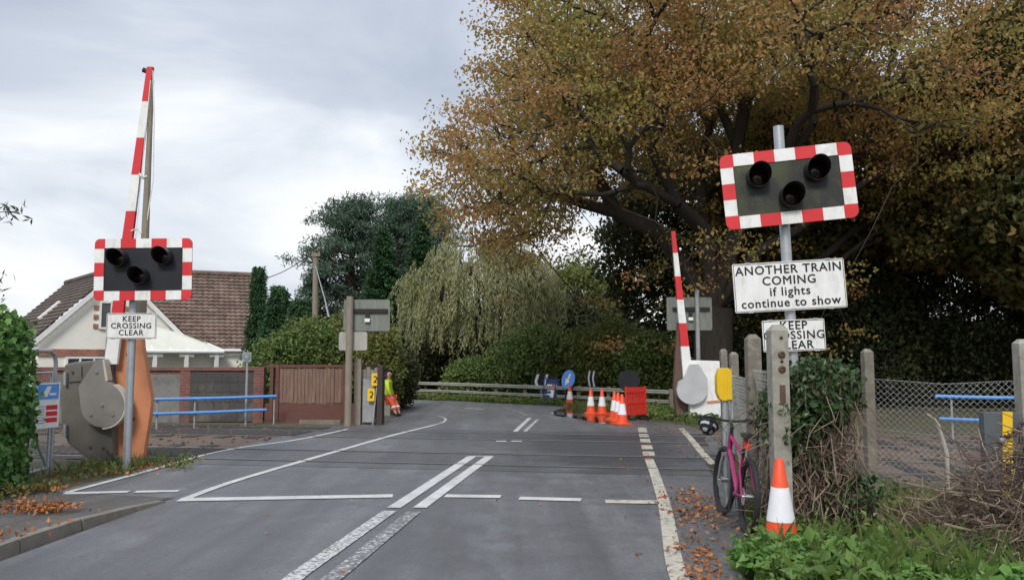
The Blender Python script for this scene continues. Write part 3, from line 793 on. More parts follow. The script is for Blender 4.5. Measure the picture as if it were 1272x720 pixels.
MB().tube([P(133, 560, YL + .08), P(141, 568, YL + .0), P(146, 575, YL - .05), P(150, 583, YL - .02)], .014, 8).build('cable', RUBBER, t, off=bb)
mb = MB(); mb.trace([(110, 566), (144, 566), (144, 583), (110, 583)], YL + .2, .7)
mb.build('plinth', CONC, t, off=bb, bevel=.01)
cir = [(127 + 27.5 * math.cos(R(a)), 503 + 28 * math.sin(R(a))) for a in range(-55, 185, 15)]
arm = cir + [(97, 480), (104, 470), (118, 447), (128, 446), (131, 472)]
pv = MB().trace(arm, YL - .02, .14).build('pivot_arm', PIVOT, t, off=bb, bevel=.015)
rim = [(127 + 29.5 * math.cos(R(a)), 503 + 30 * math.sin(R(a))) for a in range(-60, 100, 10)]
rin = [(127 + 27.5 * math.cos(R(a)), 503 + 28 * math.sin(R(a))) for a in range(90, -61, -10)]
mb = MB(); mb.trace(rim + rin, YL - .025, .15); mb.trace([(131, 474), (127, 446), (129.5, 446), (134, 472)], YL - .025, .15)
mb.build('arm_edge', TRIM, pv, off=bb)
og = [(149, 396), (175, 394), (177, 430), (188, 496), (186, 515), (176, 578), (143, 578), (141, 520), (143, 460)]
MB().trace(og, YL + .3, .12).build('counterweight_guard', ORANGE, t, off=bb, bevel=.01)
BB_ = [(83, 126, 0), (126, 171, 1), (171, 217, 0), (217, 262, 1), (262, 306, 0), (306, 350, 1), (350, 393, 0), (393, 452, 1)]
mb = MB(); boom(mb, [(186, 83), (137, 452)], (7.5, 16), YL + .16, .06, BB_)
mb.build('boom', [RED, WHITE], t, off=bb, smooth=False)
mb = MB(); mb.tube([P(189, 100, YL + .2), P(183, 230, YL + .2), P(176.5, 380, YL + .2), P(176, 396, YL + .2)], [.03, .05, .07, .07], 10)
mb.build('brace_pole', WOODGREY, t, off=bb)
mb = MB()
mb.tube([P(173, 216, YL + .16), P(178, 221, YL + .16), P(183, 219, YL + .16)], .022, 8)
mb.tube([P(163, 287, YL + .16), P(170, 284, YL + .16), P(176, 290, YL + .16)], .014, 8)
mb.tube([P(190, 88, YL + .17), P(191.5, 150, YL + .17), P(190, 225, YL + .17), P(178, 305, YL + .17)], .009, 6)
mb.tube([P(187, 100, YL + .12), P(176, 215, YL + .12), P(168, 300, YL + .12)], .006, 6)
mb.build('brace_link', WHITE, t, off=bb)
mb = MB(); mb.tube([P(183, 89, YL + .2), P(178, 87, YL + .2)], .04, 10); mb.tube([P(184, 92, YL + .2), P(182, 86, YL + .2)], .02, 8)
mb.build('tip_lamp', RUBBER, t, off=bb)
mb = MB(); mb.trace([(133, 395), (139, 395), (134, 470), (128, 470)], YL + .26, .08); mb.build('boom_bracket', GREYPOST, t, off=bb, bevel=.005)
# right barrier
YB = 20.8
bb = Vector((P(875, 520, YB).x, YB + .4, 0))
t = thing('level_crossing_barrier', 'raised barrier in white housing with grey pivot disc, right of road', 'barrier', bb, 0, 'raised level crossing barriers')
MB().trace([(857, 447), (894, 448), (898, 470), (898, 515), (895, 523), (857, 523)], YB + .12, .85).build('housing', WHITE, t, off=bb, bevel=.03)
cir = [(860 + 19 * math.cos(R(a)), 485 + 17 * math.sin(R(a))) for a in range(-10, 200, 15)]
MB().trace(cir + [(843, 474), (850, 470), (858, 452), (868, 452), (879, 470), (879, 482)], YB - .02, .14).build('pivot_arm', rmat('pale_grey_cover', (.45, .46, .46), (.36, .37, .37), 3, .5), t, off=bb, bevel=.012)
MB().trace([(842, 400), (846, 400), (850, 440), (857, 470), (856, 505), (850, 519), (841, 516), (837, 480), (840, 430)], YB + .3, .2).build('counterweight_guard', BROWNSLAB, t, off=bb, bevel=.01)
mb = MB(); boom(mb, [(836.5, 287), (855, 470)], (4.5, 12), YB + .13, .1,
                [(287, 314, 0), (314, 343, 1), (343, 372, 0), (372, 401, 1), (401, 430, 0), (430, 472, 1)])
mb.build('boom', [RED, WHITE], t, off=bb, smooth=False)
MB().tube([P(844, 310, YB + .1), P(846, 309, YB + .1)], .04, 8).build('tip_lamp', WHITE, t, off=bb)
mb = MB(); mb.trace([(878, 498), (896, 496), (896, 499), (879, 501)], YB + .1, .02); mb.build('red_stripe', ORANGE, t, off=bb)

# ------------------------------------------------------------------ backs of the far signals
def signback(label, px, py0, pyb, Y, plate, plate2, mat_pole, rad, wood):
    b = P(px, pyb, Y); b.z = 0
    t = thing('signal_post', label, 'signal post', b, 0, 'far signals seen from behind')
    top = P(px, py0, Y)
    MB().tube([(0, 0, -.1), (0, 0, top.z)], rad, 14).build('pole', mat_pole, t)
    def plt(q, yy, m, nm):
        a, c = P(q[0], q[1], yy), P(q[2], q[3], yy)
        M = Matrix.Translation((0, 0, 0))
        cx, cz = (a.x + c.x) / 2, (a.z + c.z) / 2
        mb = MB(); mb.prism([(x + cx, z + cz) for x, z in rrect(abs(c.x - a.x), abs(c.z - a.z), .05)], yy, yy + .04)
        return mb.build(nm, m, t, off=b, bevel=.004)
    bd = plt(plate, Y + .12, BACKPLATE, 'signal_board')
    a, c = P(plate[0], plate[1], Y + .1), P(plate[2], plate[3], Y + .1)
    hh = a.z - c.z
    mb = MB(); mb.box(((a.x + c.x) / 2 + .05, Y + .09, a.z - hh * .36), (abs(c.x - a.x) * .82, .05, .1))
    mb.build('back_rail', RUBBER, bd, off=b, bevel=.005)
    mb = MB(); mb.box((a.x + (c.x - a.x) * .52, Y + .08, a.z - hh * .55), (.1, .05, .2)); mb.build('cable_box', RUBBER, bd, off=b, bevel=.01)
    mb = MB(); mb.box((a.x + (c.x - a.x) * .52, Y + .07, a.z - hh * .66), (.13, .06, .09)); mb.build('junction_cover', WHITE, bd, off=b, bevel=.01)
    if plate2: plt(plate2, Y + .1, BACKPALE, 'sign_plate')
    return t
signback('far left signal on wooden pole, grey board back and pale plate below', 432, 368, 528, 19.9, (427, 372, 484, 411), (421, 412, 456, 435), WOODGREY, .085, True)
signback('far right signal on grey pole, board back seen behind the raised barrier', 869, 360, 525, 22.2, (828, 369, 885, 410), None, GREYPOST, .06, False)
# ------------------------------------------------------------------ fences, walls, railings
def conc_post(label, loc, w, h, rotz=0, holes=False, group='concrete fence posts', mt=None):
    t = thing('concrete_post', label, 'fence post', loc, rotz, group)
    mb = MB()
    a = w / 2
    vs = [(-a, -a, -.2), (a, -a, -.2), (a, a, -.2), (-a, a, -.2), (-a, -a, h - w * .35), (a, -a, h - w * .35), (a, a, h - w * .35), (-a, a, h - w * .35),
          (-a * .45, -a * .45, h), (a * .45, -a * .45, h), (a * .45, a * .45, h), (-a * .45, a * .45, h)]
    fs = [(0, 1, 5, 4), (1, 2, 6, 5), (2, 3, 7, 6), (3, 0, 4, 7), (4, 5, 9, 8), (5, 6, 10, 9), (6, 7, 11, 10), (7, 4, 8, 11), (8, 9, 10, 11)]
    mb.add(vs, fs); mb.build('post', mt or CONC, t, bevel=.008)
    if holes:
        mb = MB(); X = Matrix.Rotation(R(90), 4, 'X')
        for z, r in ((h - .12, .014), (h - .27, .034), (h - .40, .034), (h - .33, .014)):
            MB().lathe([(r, -.012), (r, .006), (r * .55, .012), (r * .5, .002), (0, .002)], 14, 0, Matrix.Translation((.01, -a - .004, z)) @ X).build('bolt', STEEL, t)
        MB().box((.01, -a - .003, h - .62), (.05, .012, .16)).build('slot', STEEL, t, bevel=.002)
    return t
PA = Vector((2.40, 7.3, 0)); PB = Vector((2.52, 8.45, 0)); PC = Vector((3.62, 13.2, 0)); PD = Vector((3.9, 14.9, 0))
conc_post('thick pale concrete post with rusty bolts in front of the right-hand sign pole', PA, .155, P(966, 403, PA.y).z, 0, True)
conc_post('lichened concrete post left of the thick bolted post, behind the bicycle', PB, .14, P(934, 415, PB.y).z, mt=CONCD)
conc_post('thin concrete post second along the fence, to the right of the yellow box', PC, .13, P(911, 437, PC.y).z, mt=CONCD)
conc_post('thin concrete post farthest along the fence, by the white barrier housing', PD, .12, P(901, 433, PD.y).z, mt=CONCD)
PE = Vector((P(1078, 470, 9.3).x, 9.3, 0)); PF = Vector((P(1271, 470, 8.4).x, 8.4, 0))
conc_post('mossy concrete post at left end of the chain-link fence by the ivy', PE, .11, P(1078, 433, 9.3).z, mt=CONCD)
conc_post('concrete post at right edge of the photo by the grey and yellow panel', PF, .13, P(1271, 421, 8.4).z)
def chainlink(name, label, a, b, zb, zt, pitch, r, mat, sag=0.0, seed=0):
    """woven zig-zag wires hanging side by side between two posts"""
    rng = np.random.default_rng(seed)
    a = np.array(a[:3], float); b = np.array(b[:3], float); d = b - a; L_ = np.linalg.norm(d); d /= L_
    n = int(L_ / pitch); segs = []
    nz = int((zt - zb) / pitch)
    nrm = np.array([-d[1], d[0], 0])
    for i in range(n):
        for k in range(nz):
            s0 = (i + ((k + i) % 2)) * pitch; s1 = (i + ((k + i + 1) % 2)) * pitch
            def pt(s, k):
                z = zt - (zt - zb) * k / nz - sag * math.sin(PI * s / L_) * (1 - k / nz)
                return a * [1, 1, 0] + d * s + np.array([0, 0, z]) + nrm * (.02 * math.sin(s * 2.1 + k * .35) + .004 * (-1) ** k)
            segs.append((pt(s0, k), pt(s1, k + 1), r, r))
    V, Q = frustums(segs, 4)
    t = thing(name, label, 'fence', Vector(a) * 1.0)
    t.location.z = 0
    npmesh('wire_mesh', V, Q, mat, t, off=(a[0], a[1], 0))
    mb = MB()
    for z in (zt - .01, (zt + zb) / 2, zb + .02):
        mb.tube([Vector((*a[:2], z)), Vector((*((a + b) / 2)[:2], z - sag)), Vector((*b[:2], z))], r * 1.1, 6)
    mb.build('line_wire', mat, t, off=(a[0], a[1], 0))
    return t
WIRE = rmat('fence_wire', (.36, .37, .36), (.24, .245, .24), 20, .5, metal=.5, bmp=0)
chainlink('chain_link_fence', 'sagging chain-link fence between two concrete posts in front of the tracks', PE, PF, .25, 1.40, .033, .0024, WIRE, .05, 1)
WIREP = rmat('pale_fence_wire', (.40, .39, .34), (.28, .27, .22), 20, .7, metal=.2, bmp=0)
chainlink('chain_link_fence', 'chain-link fence running back along the footpath from the bolted post', PA + Vector((0, .1, 0)), PB, .05, 1.5, .036, .003, WIREP, 0, 2)
chainlink('chain_link_fence', 'chain-link fence running from behind the bicycle towards the barrier housing', PB, PD, .05, 1.4, .04, .0028, WIREP, 0.02, 3)

def railing(label, a, b, za, posts, hts, extra=None):
    t = thing('safety_railing', label, 'railing', (a.x, a.y, 0), 0, 'blue trackside railings')
    for z, e0, e1 in hts:
        p = Vector((a.x, a.y, z)) + (b - a) * e0; q = Vector((a.x, a.y, z)) + (b - a) * e1
        MB().tube([p, (p + q) / 2 + Vector((0, 0, -.01)), q], .035, 10).build('rail', BLUEPALE, t, off=(a.x, a.y, 0))
    for s in posts:
        c = a + (b - a) * s
        MB().tube([(c.x, c.y + .05, -.1), (c.x, c.y + .05, hts[0][0] + .03)], .022, 8).build('post', GREYPOST, t, off=(a.x, a.y, 0))
    return t
ra = P(184, 500, 18.6); rb = P(343, 490, 21.4); ra.z = rb.z = 0
rb.y = 20.35; rb.x = P(343, 490, 20.35).x
za = P(184, 498, 18.6).z
railing('blue two-bar railing before the brick wall on the left', ra, rb, 0, (.06, .34, .98), ((.70, 0, 1), (.37, 0, .92)))
ra = P(1162, 492, 16.5); rb = P(1300, 497, 15.6); ra.z = rb.z = 0
railing('blue two-bar railing across the tracks behind the chain-link fence', ra, rb, 0, (.16, .9), ((.87, 0, 1), (.42, .03, 1)))

# brick wall with rendered and dark block panels, left
YW = 21.0
xw0, xw1 = P(40, 470, YW).x, P(327, 470, YW).x
wb = Vector(((xw0 + xw1) / 2, YW, 0))
t = thing('brick_wall', 'low red brick wall with grey and dark block panels behind the railing', 'wall', wb)
zt = P(250, 455, YW).z
def wx(px): return P(px, 470, YW).x
mb = MB(); mb.box(((xw0 + xw1) / 2, YW + .12, zt / 2 - .2), (xw1 - xw0, .2, zt + .2)); mb.build('wall', BRICK, t, off=wb)
mb = MB(); mb.box(((xw0 + xw1) / 2, YW + .11, zt - .06), (xw1 - xw0 + .04, .3, .09)); mb.build('coping', BRICK, t, off=wb, bevel=.01)
for q in (60, 231, 322): MB().box((wx(q), YW + .04, zt / 2 - .15), (.26, .16, zt - .02 + .1)).build('pier', BRICK, t, off=wb)
mb = MB(); mb.box(((wx(66) + wx(225)) / 2, YW + .0, zt / 2 - .1), (wx(225) - wx(66), .07, zt - .2)); mb.build('rendered_panel', GREYBLOCK, t, off=wb)
mb = MB()
for r in range(5):
    z0 = .02 + r * (zt - .18) / 5; h = (zt - .18) / 5
    x0, x1 = wx(237), wx(316); k = 4
    for i in range(-1, k):
        a = x0 + (i + (.5 if r % 2 else 0)) * (x1 - x0) / k + .003; b_ = a + (x1 - x0) / k - .006
        a, b_ = max(a, x0), min(b_, x1)
        if b_ - a > .05: mb.box(((a + b_) / 2, YW + .0, z0 + h / 2), (b_ - a, .07, h - .006))
mb.build('dark_block_panel', SLATE, t, off=wb, bevel=.004)
# wooden fence with brick plinth
YF = 20.9
fa, fb = P(330, 470, YF).x, P(474, 470, YF).x
t = thing('wooden_fence', 'brown vertical board fence on red plinth left of the signal post', 'fence', ((fa + fb) / 2, YF, 0))
off = ((fa + fb) / 2, YF, 0); ztf = P(380, 453, YF).z; zbf = P(380, 501, YF).z
rr = random.Random(5); mb = MB(); x = P(347, 470, YF).x
while x < P(428, 470, YF).x:
    wd = .095; mb.box((x + wd / 2, YF + rr.uniform(-.012, .012), (ztf + zbf) / 2 - .04 + rr.uniform(-.01, .01)), (wd - .008, .02, ztf - zbf - .1)); x += wd
mb.build('board_panel', WOODBROWN, t, off=off)
REDWOOD = rmat('red_stained_wood', (.145, .06, .046), (.09, .04, .032), 3, .8, bmp=.3, stretch=(1, 1, 6), dirt=(.1, .05, .04), dirtlo=.5, dirthi=.8)
mb = MB(); mb.box(((fa + fb) / 2, YF + .03, zbf / 2 - .05), (fb - fa, .1, zbf + .1)); mb.build('plinth', REDWOOD, t, off=off, bevel=.005)
mb = MB(); mb.box(((fa + fb) / 2, YF + .02, ztf - .03), (fb - fa, .12, .07)); mb.build('top_rail', REDWOOD, t, off=off, bevel=.005)
for q in (338, 345, 428):
    mb = MB(); mb.box((P(q, 470, YF).x, YF + .01, ztf / 2 - .05), (.09, .13, ztf + .1)); mb.build('post', REDWOOD, t, off=off, bevel=.006)
mb = MB(); mb.box((P(402, 520, YF).x, YF - .35, .03), (1.05, .12, .13)); o = mb.build('kerb_stone', KERBM, off=(P(402, 520, YF).x, YF - .35, 0), bevel=.015)
tag(o, 'pale kerb stone on the ground at the foot of the brown fence', 'kerb stone')
# weathered grey board fence end with yellow signs
YG = 20.3
ga, gb = P(438, 470, YG), P(474, 470, YG)
off = (ga.x, YG, 0)
t = thing('grey_board_fence', 'weathered grey board fence end beside the signal post', 'fence', off)
rr = random.Random(8); mb = MB(); x = P(449, 470, YG).x
while x < P(471, 470, YG).x:
    wd = .1; mb.box((x + wd / 2, YG + .1, .70), (wd - .01, .025, 1.42 + rr.uniform(-.12, .05))); x += wd
mb.build('board_panel', WOODGREYF, t, off=off)
mb = MB(); mb.box((P(445, 470, YG).x, YG, P(445, 445, YG).z / 2 - .1), (.17, .17, P(445, 445, YG).z + .2)); mb.build('post', WOODGREY, t, off=off, bevel=.015)
mb = MB(); mb.box((P(473, 470, YG).x, YG + .05, .7), (.13, .4, 1.5)); mb.build('post', rmat('dark_brown_post', (.06, .045, .04), (.04, .03, .028), 3, .85), t, off=off, bevel=.01)
mb = MB(); mb.tube([P(463, 527, YG - .1), P(469, 470, YG - .05)], .02, 8); mb.build('stay', GALV, t, off=off)
sheet_ = [(451, 470), (466, 472), (466, 524), (450, 524)]
MB().trace(sheet_, YG - .02, .03).build('metal_sheet', GREYPOST, t, off=off)
for lab, px, py in (('upper yellow plate with black mark on the grey fence end', 466, 471), ('lower yellow plate with black mark on the grey fence end', 461, 490)):
    c = P(px, py, YG - .12)
    s = thing('yellow_sign', lab, 'sign', c, 0, 'small yellow signs on the grey fence')
    mb = MB(); mb.prism(rrect(.175, .31, .03), -.02, .02); pl = mb.build('sign_plate', YELLOW, s, bevel=.003)
    mb = MB()
    mb.tube([(-.03, -.026, .07), (.03, -.026, .075), (.045, -.026, .02), (.01, -.026, -.03), (-.03, -.026, -.06), (.04, -.026, -.065)], .014, 6)
    mb.build('black_mark', INK, pl)

# sign post in front of the brick wall
c = P(305, 528, 20.1); c.z = 0
t = thing('sign_post', 'thin grey post with small round blue and white sign before brick wall', 'sign', c)
MB().tube([(0, 0, -.1), (0, 0, P(305, 438, 20.1).z)], .03, 10).build('pole', GREYPOST, t)
X = Matrix.Rotation(R(90), 4, 'X')
zc_ = P(306, 443, 20.1).z
mb = MB(); mb.prism(rrect(.22, .24, .03), -.05, -.04, 0, Matrix.Translation((0, 0, zc_))); p_ = mb.build('sign_plate', GREYPOST, t)
mb = MB(); mb.lathe([(.09, 0), (.09, .006), (0, .006)], 24, 0, Matrix.Translation((0, -.052, zc_)) @ X); p2 = mb.build('blue_disc', rmat('faded_blue', (.16, .20, .28), (.12, .15, .22), 8, .6), p_)
mb = MB(); mb.lathe([(.055, 0), (.055, .004), (0, .004)], 20, 0, Matrix.Translation((0, -.0605, zc_)) @ X); mb.build('white_disc', GREYPOST, p_)

# mesh gate with notice, far left
ga = Vector((P(64, 560, 11.5).x, 11.5, 0)); gb = Vector((ga.x + .14, 9.9, 0))
t = thing('mesh_gate', 'galvanised mesh gate with hooped top standing beside the ivy hedge', 'gate', ga)
zt = P(60, 436, 11.5).z
d = (gb - ga)
mb = MB()
mb.tube([Vector((0, 0, -.1)), Vector((0, 0, zt - .16)), Vector((d.x * .02, -.05, zt - .05)), Vector((d.x * .1, -.16, zt)), Vector((d.x * .5, d.y * .5, zt)), Vector((d.x, d.y, zt))], .028, 10)
mb.tube([Vector((d.x * .06, d.y * .06, .1)), Vector((d.x, d.y, .1))], .025, 10)
mb.tube([Vector((d.x * .06, d.y * .06, .1)), Vector((d.x * .06, d.y * .06, zt - .3)), Vector((d.x, d.y, zt - .3))], .022, 10)
mb.tube([Vector((d.x * .08, d.y * .08, .12)), Vector((d.x * .5, d.y * .5, .9))], .02, 8)
mb.tube([Vector((d.x * .5, d.y * .5, .1)), Vector((d.x * .5, d.y * .5, zt - .3))], .022, 8)
mb.build('frame', GALV, t)
segs = []
for k in range(1, 30):
    s = .06 + .94 * k / 30; segs.append(((d.x * s, d.y * s, .1), (d.x * s, d.y * s, zt - .3), .0022, .0022))
for k in range(1, 27):
    z = .1 + (zt - .4) * k / 27; segs.append(((d.x * .06, d.y * .06, z), (d.x, d.y, z), .0022, .0022))
V, Q = frustums(segs, 4); npmesh('wire_mesh', V, Q, WIRE, t)
nz0, nz1 = P(50, 531, 11.2).z, P(50, 475, 11.2).z
MS = Matrix.Translation((.05 + d.x * .3, d.y * .2, (nz0 + nz1) / 2)) @ Matrix.Rotation(R(74), 4, 'Z')
s = thing('notice_board', 'white notice with blue and red panels on the mesh gate', 'notice', ga + MS.translation)
MS2 = Matrix.Rotation(R(74), 4, 'Z'); h = nz1 - nz0
mb = MB(); mb.prism(rrect(.40, h, .01, 2), -.006, .006, 0, MS2); pl = mb.build('notice_plate', WHITE, s)
mb = MB(); mb.box((0.0, -.0085, h * .30), (.35, .003, h * .33), 0, MS2); bp = mb.build('blue_panel', BLUEPALE, pl)
mb = MB(); mb.prism([(-.12, h * .19), (-.02, h * .19), (.05, h * .42), (-.02, h * .42)], -.012, -.0105, 0, MS2); mb.prism([(.02, h * .22), (.13, h * .22), (.13, h * .27), (.02, h * .27)], -.012, -.0105, 0, MS2); mb.build('white_emblem', WHITE, pl)
mb = MB()
for k in range(3): mb.box((.07, -.0085, -h * (.05 + .14 * k)), (.19, .003, h * .10), 0, MS2)
mb.build('red_panel', RED, pl)
mb = MB()
for k in range(7): mb.box((-.1, -.0085, -h * (.02 + .06 * k)), (.1, .002, h * .02), 0, MS2)
mb.build('small_print', GREYPOST, pl)

# grey panel with yellow stripe, right
YP = 8.15
pa, pb = P(1222, 512, YP), P(1266, 512, YP)
off = ((pa.x + pb.x) / 2, YP, 0)
t = thing('steel_panel', 'dark grey steel panel with yellow stripe and chain by the twigs', 'panel', off)
GP = rmat('dark_grey_paint', (.10, .115, .125), (.07, .08, .09), 5, .55, dirt=(.16, .15, .13), dirtlo=.58, dirthi=.8)
w_ = pb.x - pa.x
mb = MB(); mb.box((0, .05, pa.z / 2 - .02), (w_, .09, pa.z + .04)); mb.build('panel', GP, t, bevel=.008)
mb = MB(); mb.box((w_ * .02, -.006, pa.z / 2), (w_ * .28, .016, pa.z + .02), 0, Matrix.Rotation(R(2.5), 4, 'Y')); mb.build('yellow_stripe', YELLOW, t, bevel=.003)
mb = MB()
for k in range(12):
    a = k / 11; p = Vector((-.02 + .22 * a, -.035, pa.z - .24 + .16 * (a ** 2) + .0))
    mb.torus(.022, .006, 12, 5, 0, Matrix.Translation(p) @ Matrix.Rotation(R(90 * (k % 2)), 4, 'X') @ Matrix.Rotation(.5, 4, 'Y'))
mb.build('chain', STEEL, t)
mb = MB(); mb.box((-.03, -.04, pa.z - .27), (.06, .03, .05)); mb.build('padlock', GALV, t, bevel=.006)

# crash barrier along the outside of the bend
gpts = [(-5.6, 36.2), (-2.5, 33.6), (.4, 30.6), (2.7, 28.0), (4.9, 25.4)]
sm = smooth(gpts, 5)
off = (sm[0].x, sm[0].y, 0)
t = thing('crash_barrier', 'weathered two-rail crash barrier around the outside of the bend', 'barrier', off)
for z, th in ((.60, .13), (.30, .11)):
    mb = MB(); vs = []; fs = []
    for p in sm:
        vs += [(p.x, p.y, z - th / 2), (p.x + .02, p.y - .05, z - th / 4), (p.x, p.y, z), (p.x + .02, p.y - .05, z + th / 4), (p.x, p.y, z + th / 2), (p.x + .06, p.y + .06, z + th / 2), (p.x + .06, p.y + .06, z - th / 2)]
    for i in range(len(sm) - 1):
        for k in range(7): fs.append((i * 7 + k, (i + 1) * 7 + k, (i + 1) * 7 + (k + 1) % 7, i * 7 + (k + 1) % 7))
    mb.add(vs, fs).build('rail', rmat('weathered_rail_paint', (.34, .335, .29), (.22, .22, .18), 2, .7, dirt=(.2, .21, .15), dirtlo=.5, dirthi=.75), t, off=off)
for i in range(0, len(sm), 2):
    p = sm[i]; mb = MB(); mb.box((p.x + .1, p.y + .12, .33), (.12, .1, .74)); mb.build('post', WOODGREY, t, off=off)

# ------------------------------------------------------------------ cones
def make_cone(label, loc, rz, s=1.0, group='orange and white traffic cones'):
    t = thing('traffic_cone', label, 'traffic cone', loc, rz, group)
    mb = MB(); mb.prism(rrect(.40 * s, .40 * s, .05), -.02, .02, 0, Matrix.Translation((0, 0, .022)) @ Matrix.Rotation(R(90), 4, 'X'))
    mb.build('base', CONE, t, bevel=.008)
    H = .75 * s
    def r(z): return .15 * s + (.032 * s - .15 * s) * (z / H)
    MB().lathe([(r(0) + .012, .042), (r(.06), .06), (r(H * .98), H * .98), (r(H) * .8, H), (r(H) * .6, H), (r(H) * .55, H - .06), (0, H - .06)], 28).build('cone', CONE, t)
    a, b = .25 * s, .52 * s
    sl = MB().lathe([(r(a) + .004, a), (r(b) + .004, b), (r(b) - .001, b + .001)], 28); sl.build('reflective_sleeve', SLEEVE, t)
    return t
nc = make_cone('large orange and white cone in the weeds beside the bicycle', P(971, 684, 6.75) * 1.0, .3, 1.0)
nc.location.z = .04
cl = [(734, 514, 'cone standing in the far puddle, left of the two'), (748, 514.5, 'cone standing in the far puddle, right of the two'),
      (763.5, 521, 'cone half hidden behind its neighbours at the far road edge'), (768, 523, 'cone squeezed between two others beside the red barrier'),
      (773, 527, 'nearest of the far cones, left of the red plastic barrier'),
      (687, 502, 'cone on the verge below the folded blue sign'), (708, 504.5, 'cone on the verge below the round blue arrow sign')]
for i, (px, py, lab) in enumerate(cl):
    copy_thing(nc, G(px, py), i * .5, lab)
# red plastic barrier
b = G(790, 521); b.z = -.17
t = thing('plastic_barrier', 'red plastic barrier standing at the roadside behind the cones', 'barrier', b, R(34))
mb = MB()
mb.prism([(-.34, .30), (.34, .30), (.34, .42), (-.34, .42)], -.03, .03); mb.prism([(-.34, .90), (.34, .90), (.34, 1.04), (-.34, 1.04)], -.03, .03)
for k in range(9): mb.prism([(-.34 + k * .08, .42), (-.30 + k * .08, .42), (-.30 + k * .08, .90), (-.34 + k * .08, .90)], -.022, .022)
mb.prism([(-.36, .28), (-.33, .28), (-.33, 1.06), (-.36, 1.06)], -.035, .035); mb.prism([(.33, .28), (.36, .28), (.36, 1.06), (.33, 1.06)], -.035, .035)
mb.prism([(-.34, .6), (.34, .6), (.34, .68), (-.34, .68)], -.026, .026)

mb.build('panel', REDPL, t, bevel=.006)
for x in (-.25, .25):
    mb = MB(); mb.box((x, 0, .24), (.05, .05, .14)); mb.box((x, 0, .2), (.08, .5, .06)); mb.build('leg', RUBBER, t, bevel=.008)
# black round sign (seen from behind) on its stand
b = G(782, 512); t = thing('round_sign', 'round black-backed sign on a stand behind the red barrier', 'sign', b, 0)
cz = P(781, 473, b.y).z
MB().lathe([(0, -.015), (.33, -.015), (.34, 0), (.33, .015), (0, .015)], 32, 0, Matrix.Translation((0, 0, cz)) @ X).build('disc', BLACK, t)
mb = MB(); mb.tube([(-.12, .05, 0), (-.1, .03, cz + .1)], .02, 8); mb.tube([(.12, .05, 0), (.1, .03, cz + .1)], .02, 8); mb.tube([(0, .5, 0), (0, .04, cz)], .02, 8); mb.tube([(-.11, .05, .2), (.11, .05, .2)], .015, 8)
mb.build('stand', BLACK, t)
# round blue arrow sign
b = G(706, 503.5); t = thing('keep_left_sign', 'round blue sign with white arrow on a metal frame by the crash barrier', 'sign', b, R(-52))
M = Matrix.Translation((0, 0, P(710, 471, b.y).z)) @ Matrix.Rotation(R(-12), 4, 'X')
pl = MB().lathe([(0, -.01), (.34, -.01), (.34, .01), (0, .01)], 32, 0, M @ X).build('disc', BLUEPALE, t)
mb = MB(); A2 = M @ Matrix.Rotation(R(25), 4, 'Y')
mb.prism([(-.045, .22), (.045, .22), (.045, -.02), (.13, -.02), (0, -.24), (-.13, -.02), (-.045, -.02)], -.014, -.0105, 0, A2); mb.build('white_arrow', WHITE, pl)
mb = MB(); zc = P(710, 471, b.y).z
mb.tube([(-.2, 0, 0), (-.1, .03, zc)], .02, 8); mb.tube([(.2, 0, 0), (.1, .03, zc)], .02, 8); mb.tube([(0, .6, 0), (0, .05, zc + .1)], .02, 8)
mb.build('stand', rmat('dark_blue_frame', (.02, .03, .08), (.015, .022, .06), 5, .5), t)
# folded blue sign frame
b = G(681, 502); t = thing('folding_sign', 'blue folding road sign seen from the side by the crash barrier', 'sign', b, R(-50))
DB = rmat('dark_blue_plate', (.02, .045, .16), (.015, .03, .11), 5, .5)
zt = P(683, 467, b.y).z
M = Matrix.Rotation(R(-16), 4, 'X')
mb = MB(); mb.prism(rrect(.7, .7, .04), -.012, .012, 0, M @ Matrix.Translation((0, 0, zt - .42))); pl = mb.build('sign_plate', DB, t)
mb = MB(); mb.box((0, -.0145, zt - .3), (.5, .003, .05), 0, M); mb.box((0, -.0145, zt - .5), (.4, .003, .05), 0, M); mb.prism([(-.2, zt - .62), (.2, zt - .62), (.0, zt - .7)], -.016, -.013, 0, M); mb.build('white_stripe', WHITE, pl)
mb = MB()
for x in (-.3, .3):
    mb.tube([(x, -.0, 0), (x, .1 + .0, zt)], .018, 8); mb.tube([(x, .62, 0), (x, .12, zt)], .018, 8)
mb.tube([(-.3, .5, .3), (.3, .5, .3)], .015, 8); mb.tube([(-.3, 0.03, .22), (.3, 0.03, .22)], .015, 8)
mb.build('stand', rmat('blue_frame', (.03, .06, .22), (.02, .045, .16), 5, .5), t)
mb = MB(); mb.box((-.05, -.1, .06), (.36, .24, .12)); mb.build('sandbag', BLUEPALE, t, bevel=.04)
# bend chevrons
def chevron(lab, px, py, Y, n, wd, rz):
    c = P(px, py, Y); t = thing('chevron_sign', lab, 'sign', (c.x, Y, 0), rz, 'black chevron boards on the bend')
    M = Matrix.Translation((0, 0, c.z))
    pl = MB().prism(rrect(wd, .62, .03), -.012, .012, 0, M).build('sign_plate', BLACK, t)
    mb = MB()
    for k in range(n):
        x = -wd / 2 + wd * (k + .5) / n
        mb.prism([(x - .08, 0), (x + .02, .28), (x + .13, .28), (x + .03, 0), (x + .13, -.28), (x + .02, -.28)], -.016, -.0125, 0, M)
    mb.build('white_chevron', WHITE, pl)
    MB().tube([(0, .04, -.1), (0, .04, c.z)], .04, 8).build('pole', GREYPOST, t)
chevron('black board with two white chevrons left of the folding sign', 672, 473.5, 31.5, 2, .74, R(-20))
chevron('black chevron board seen at a slant right of the arrow sign', 734.5, 470, 29.4, 2, .64, R(-66))

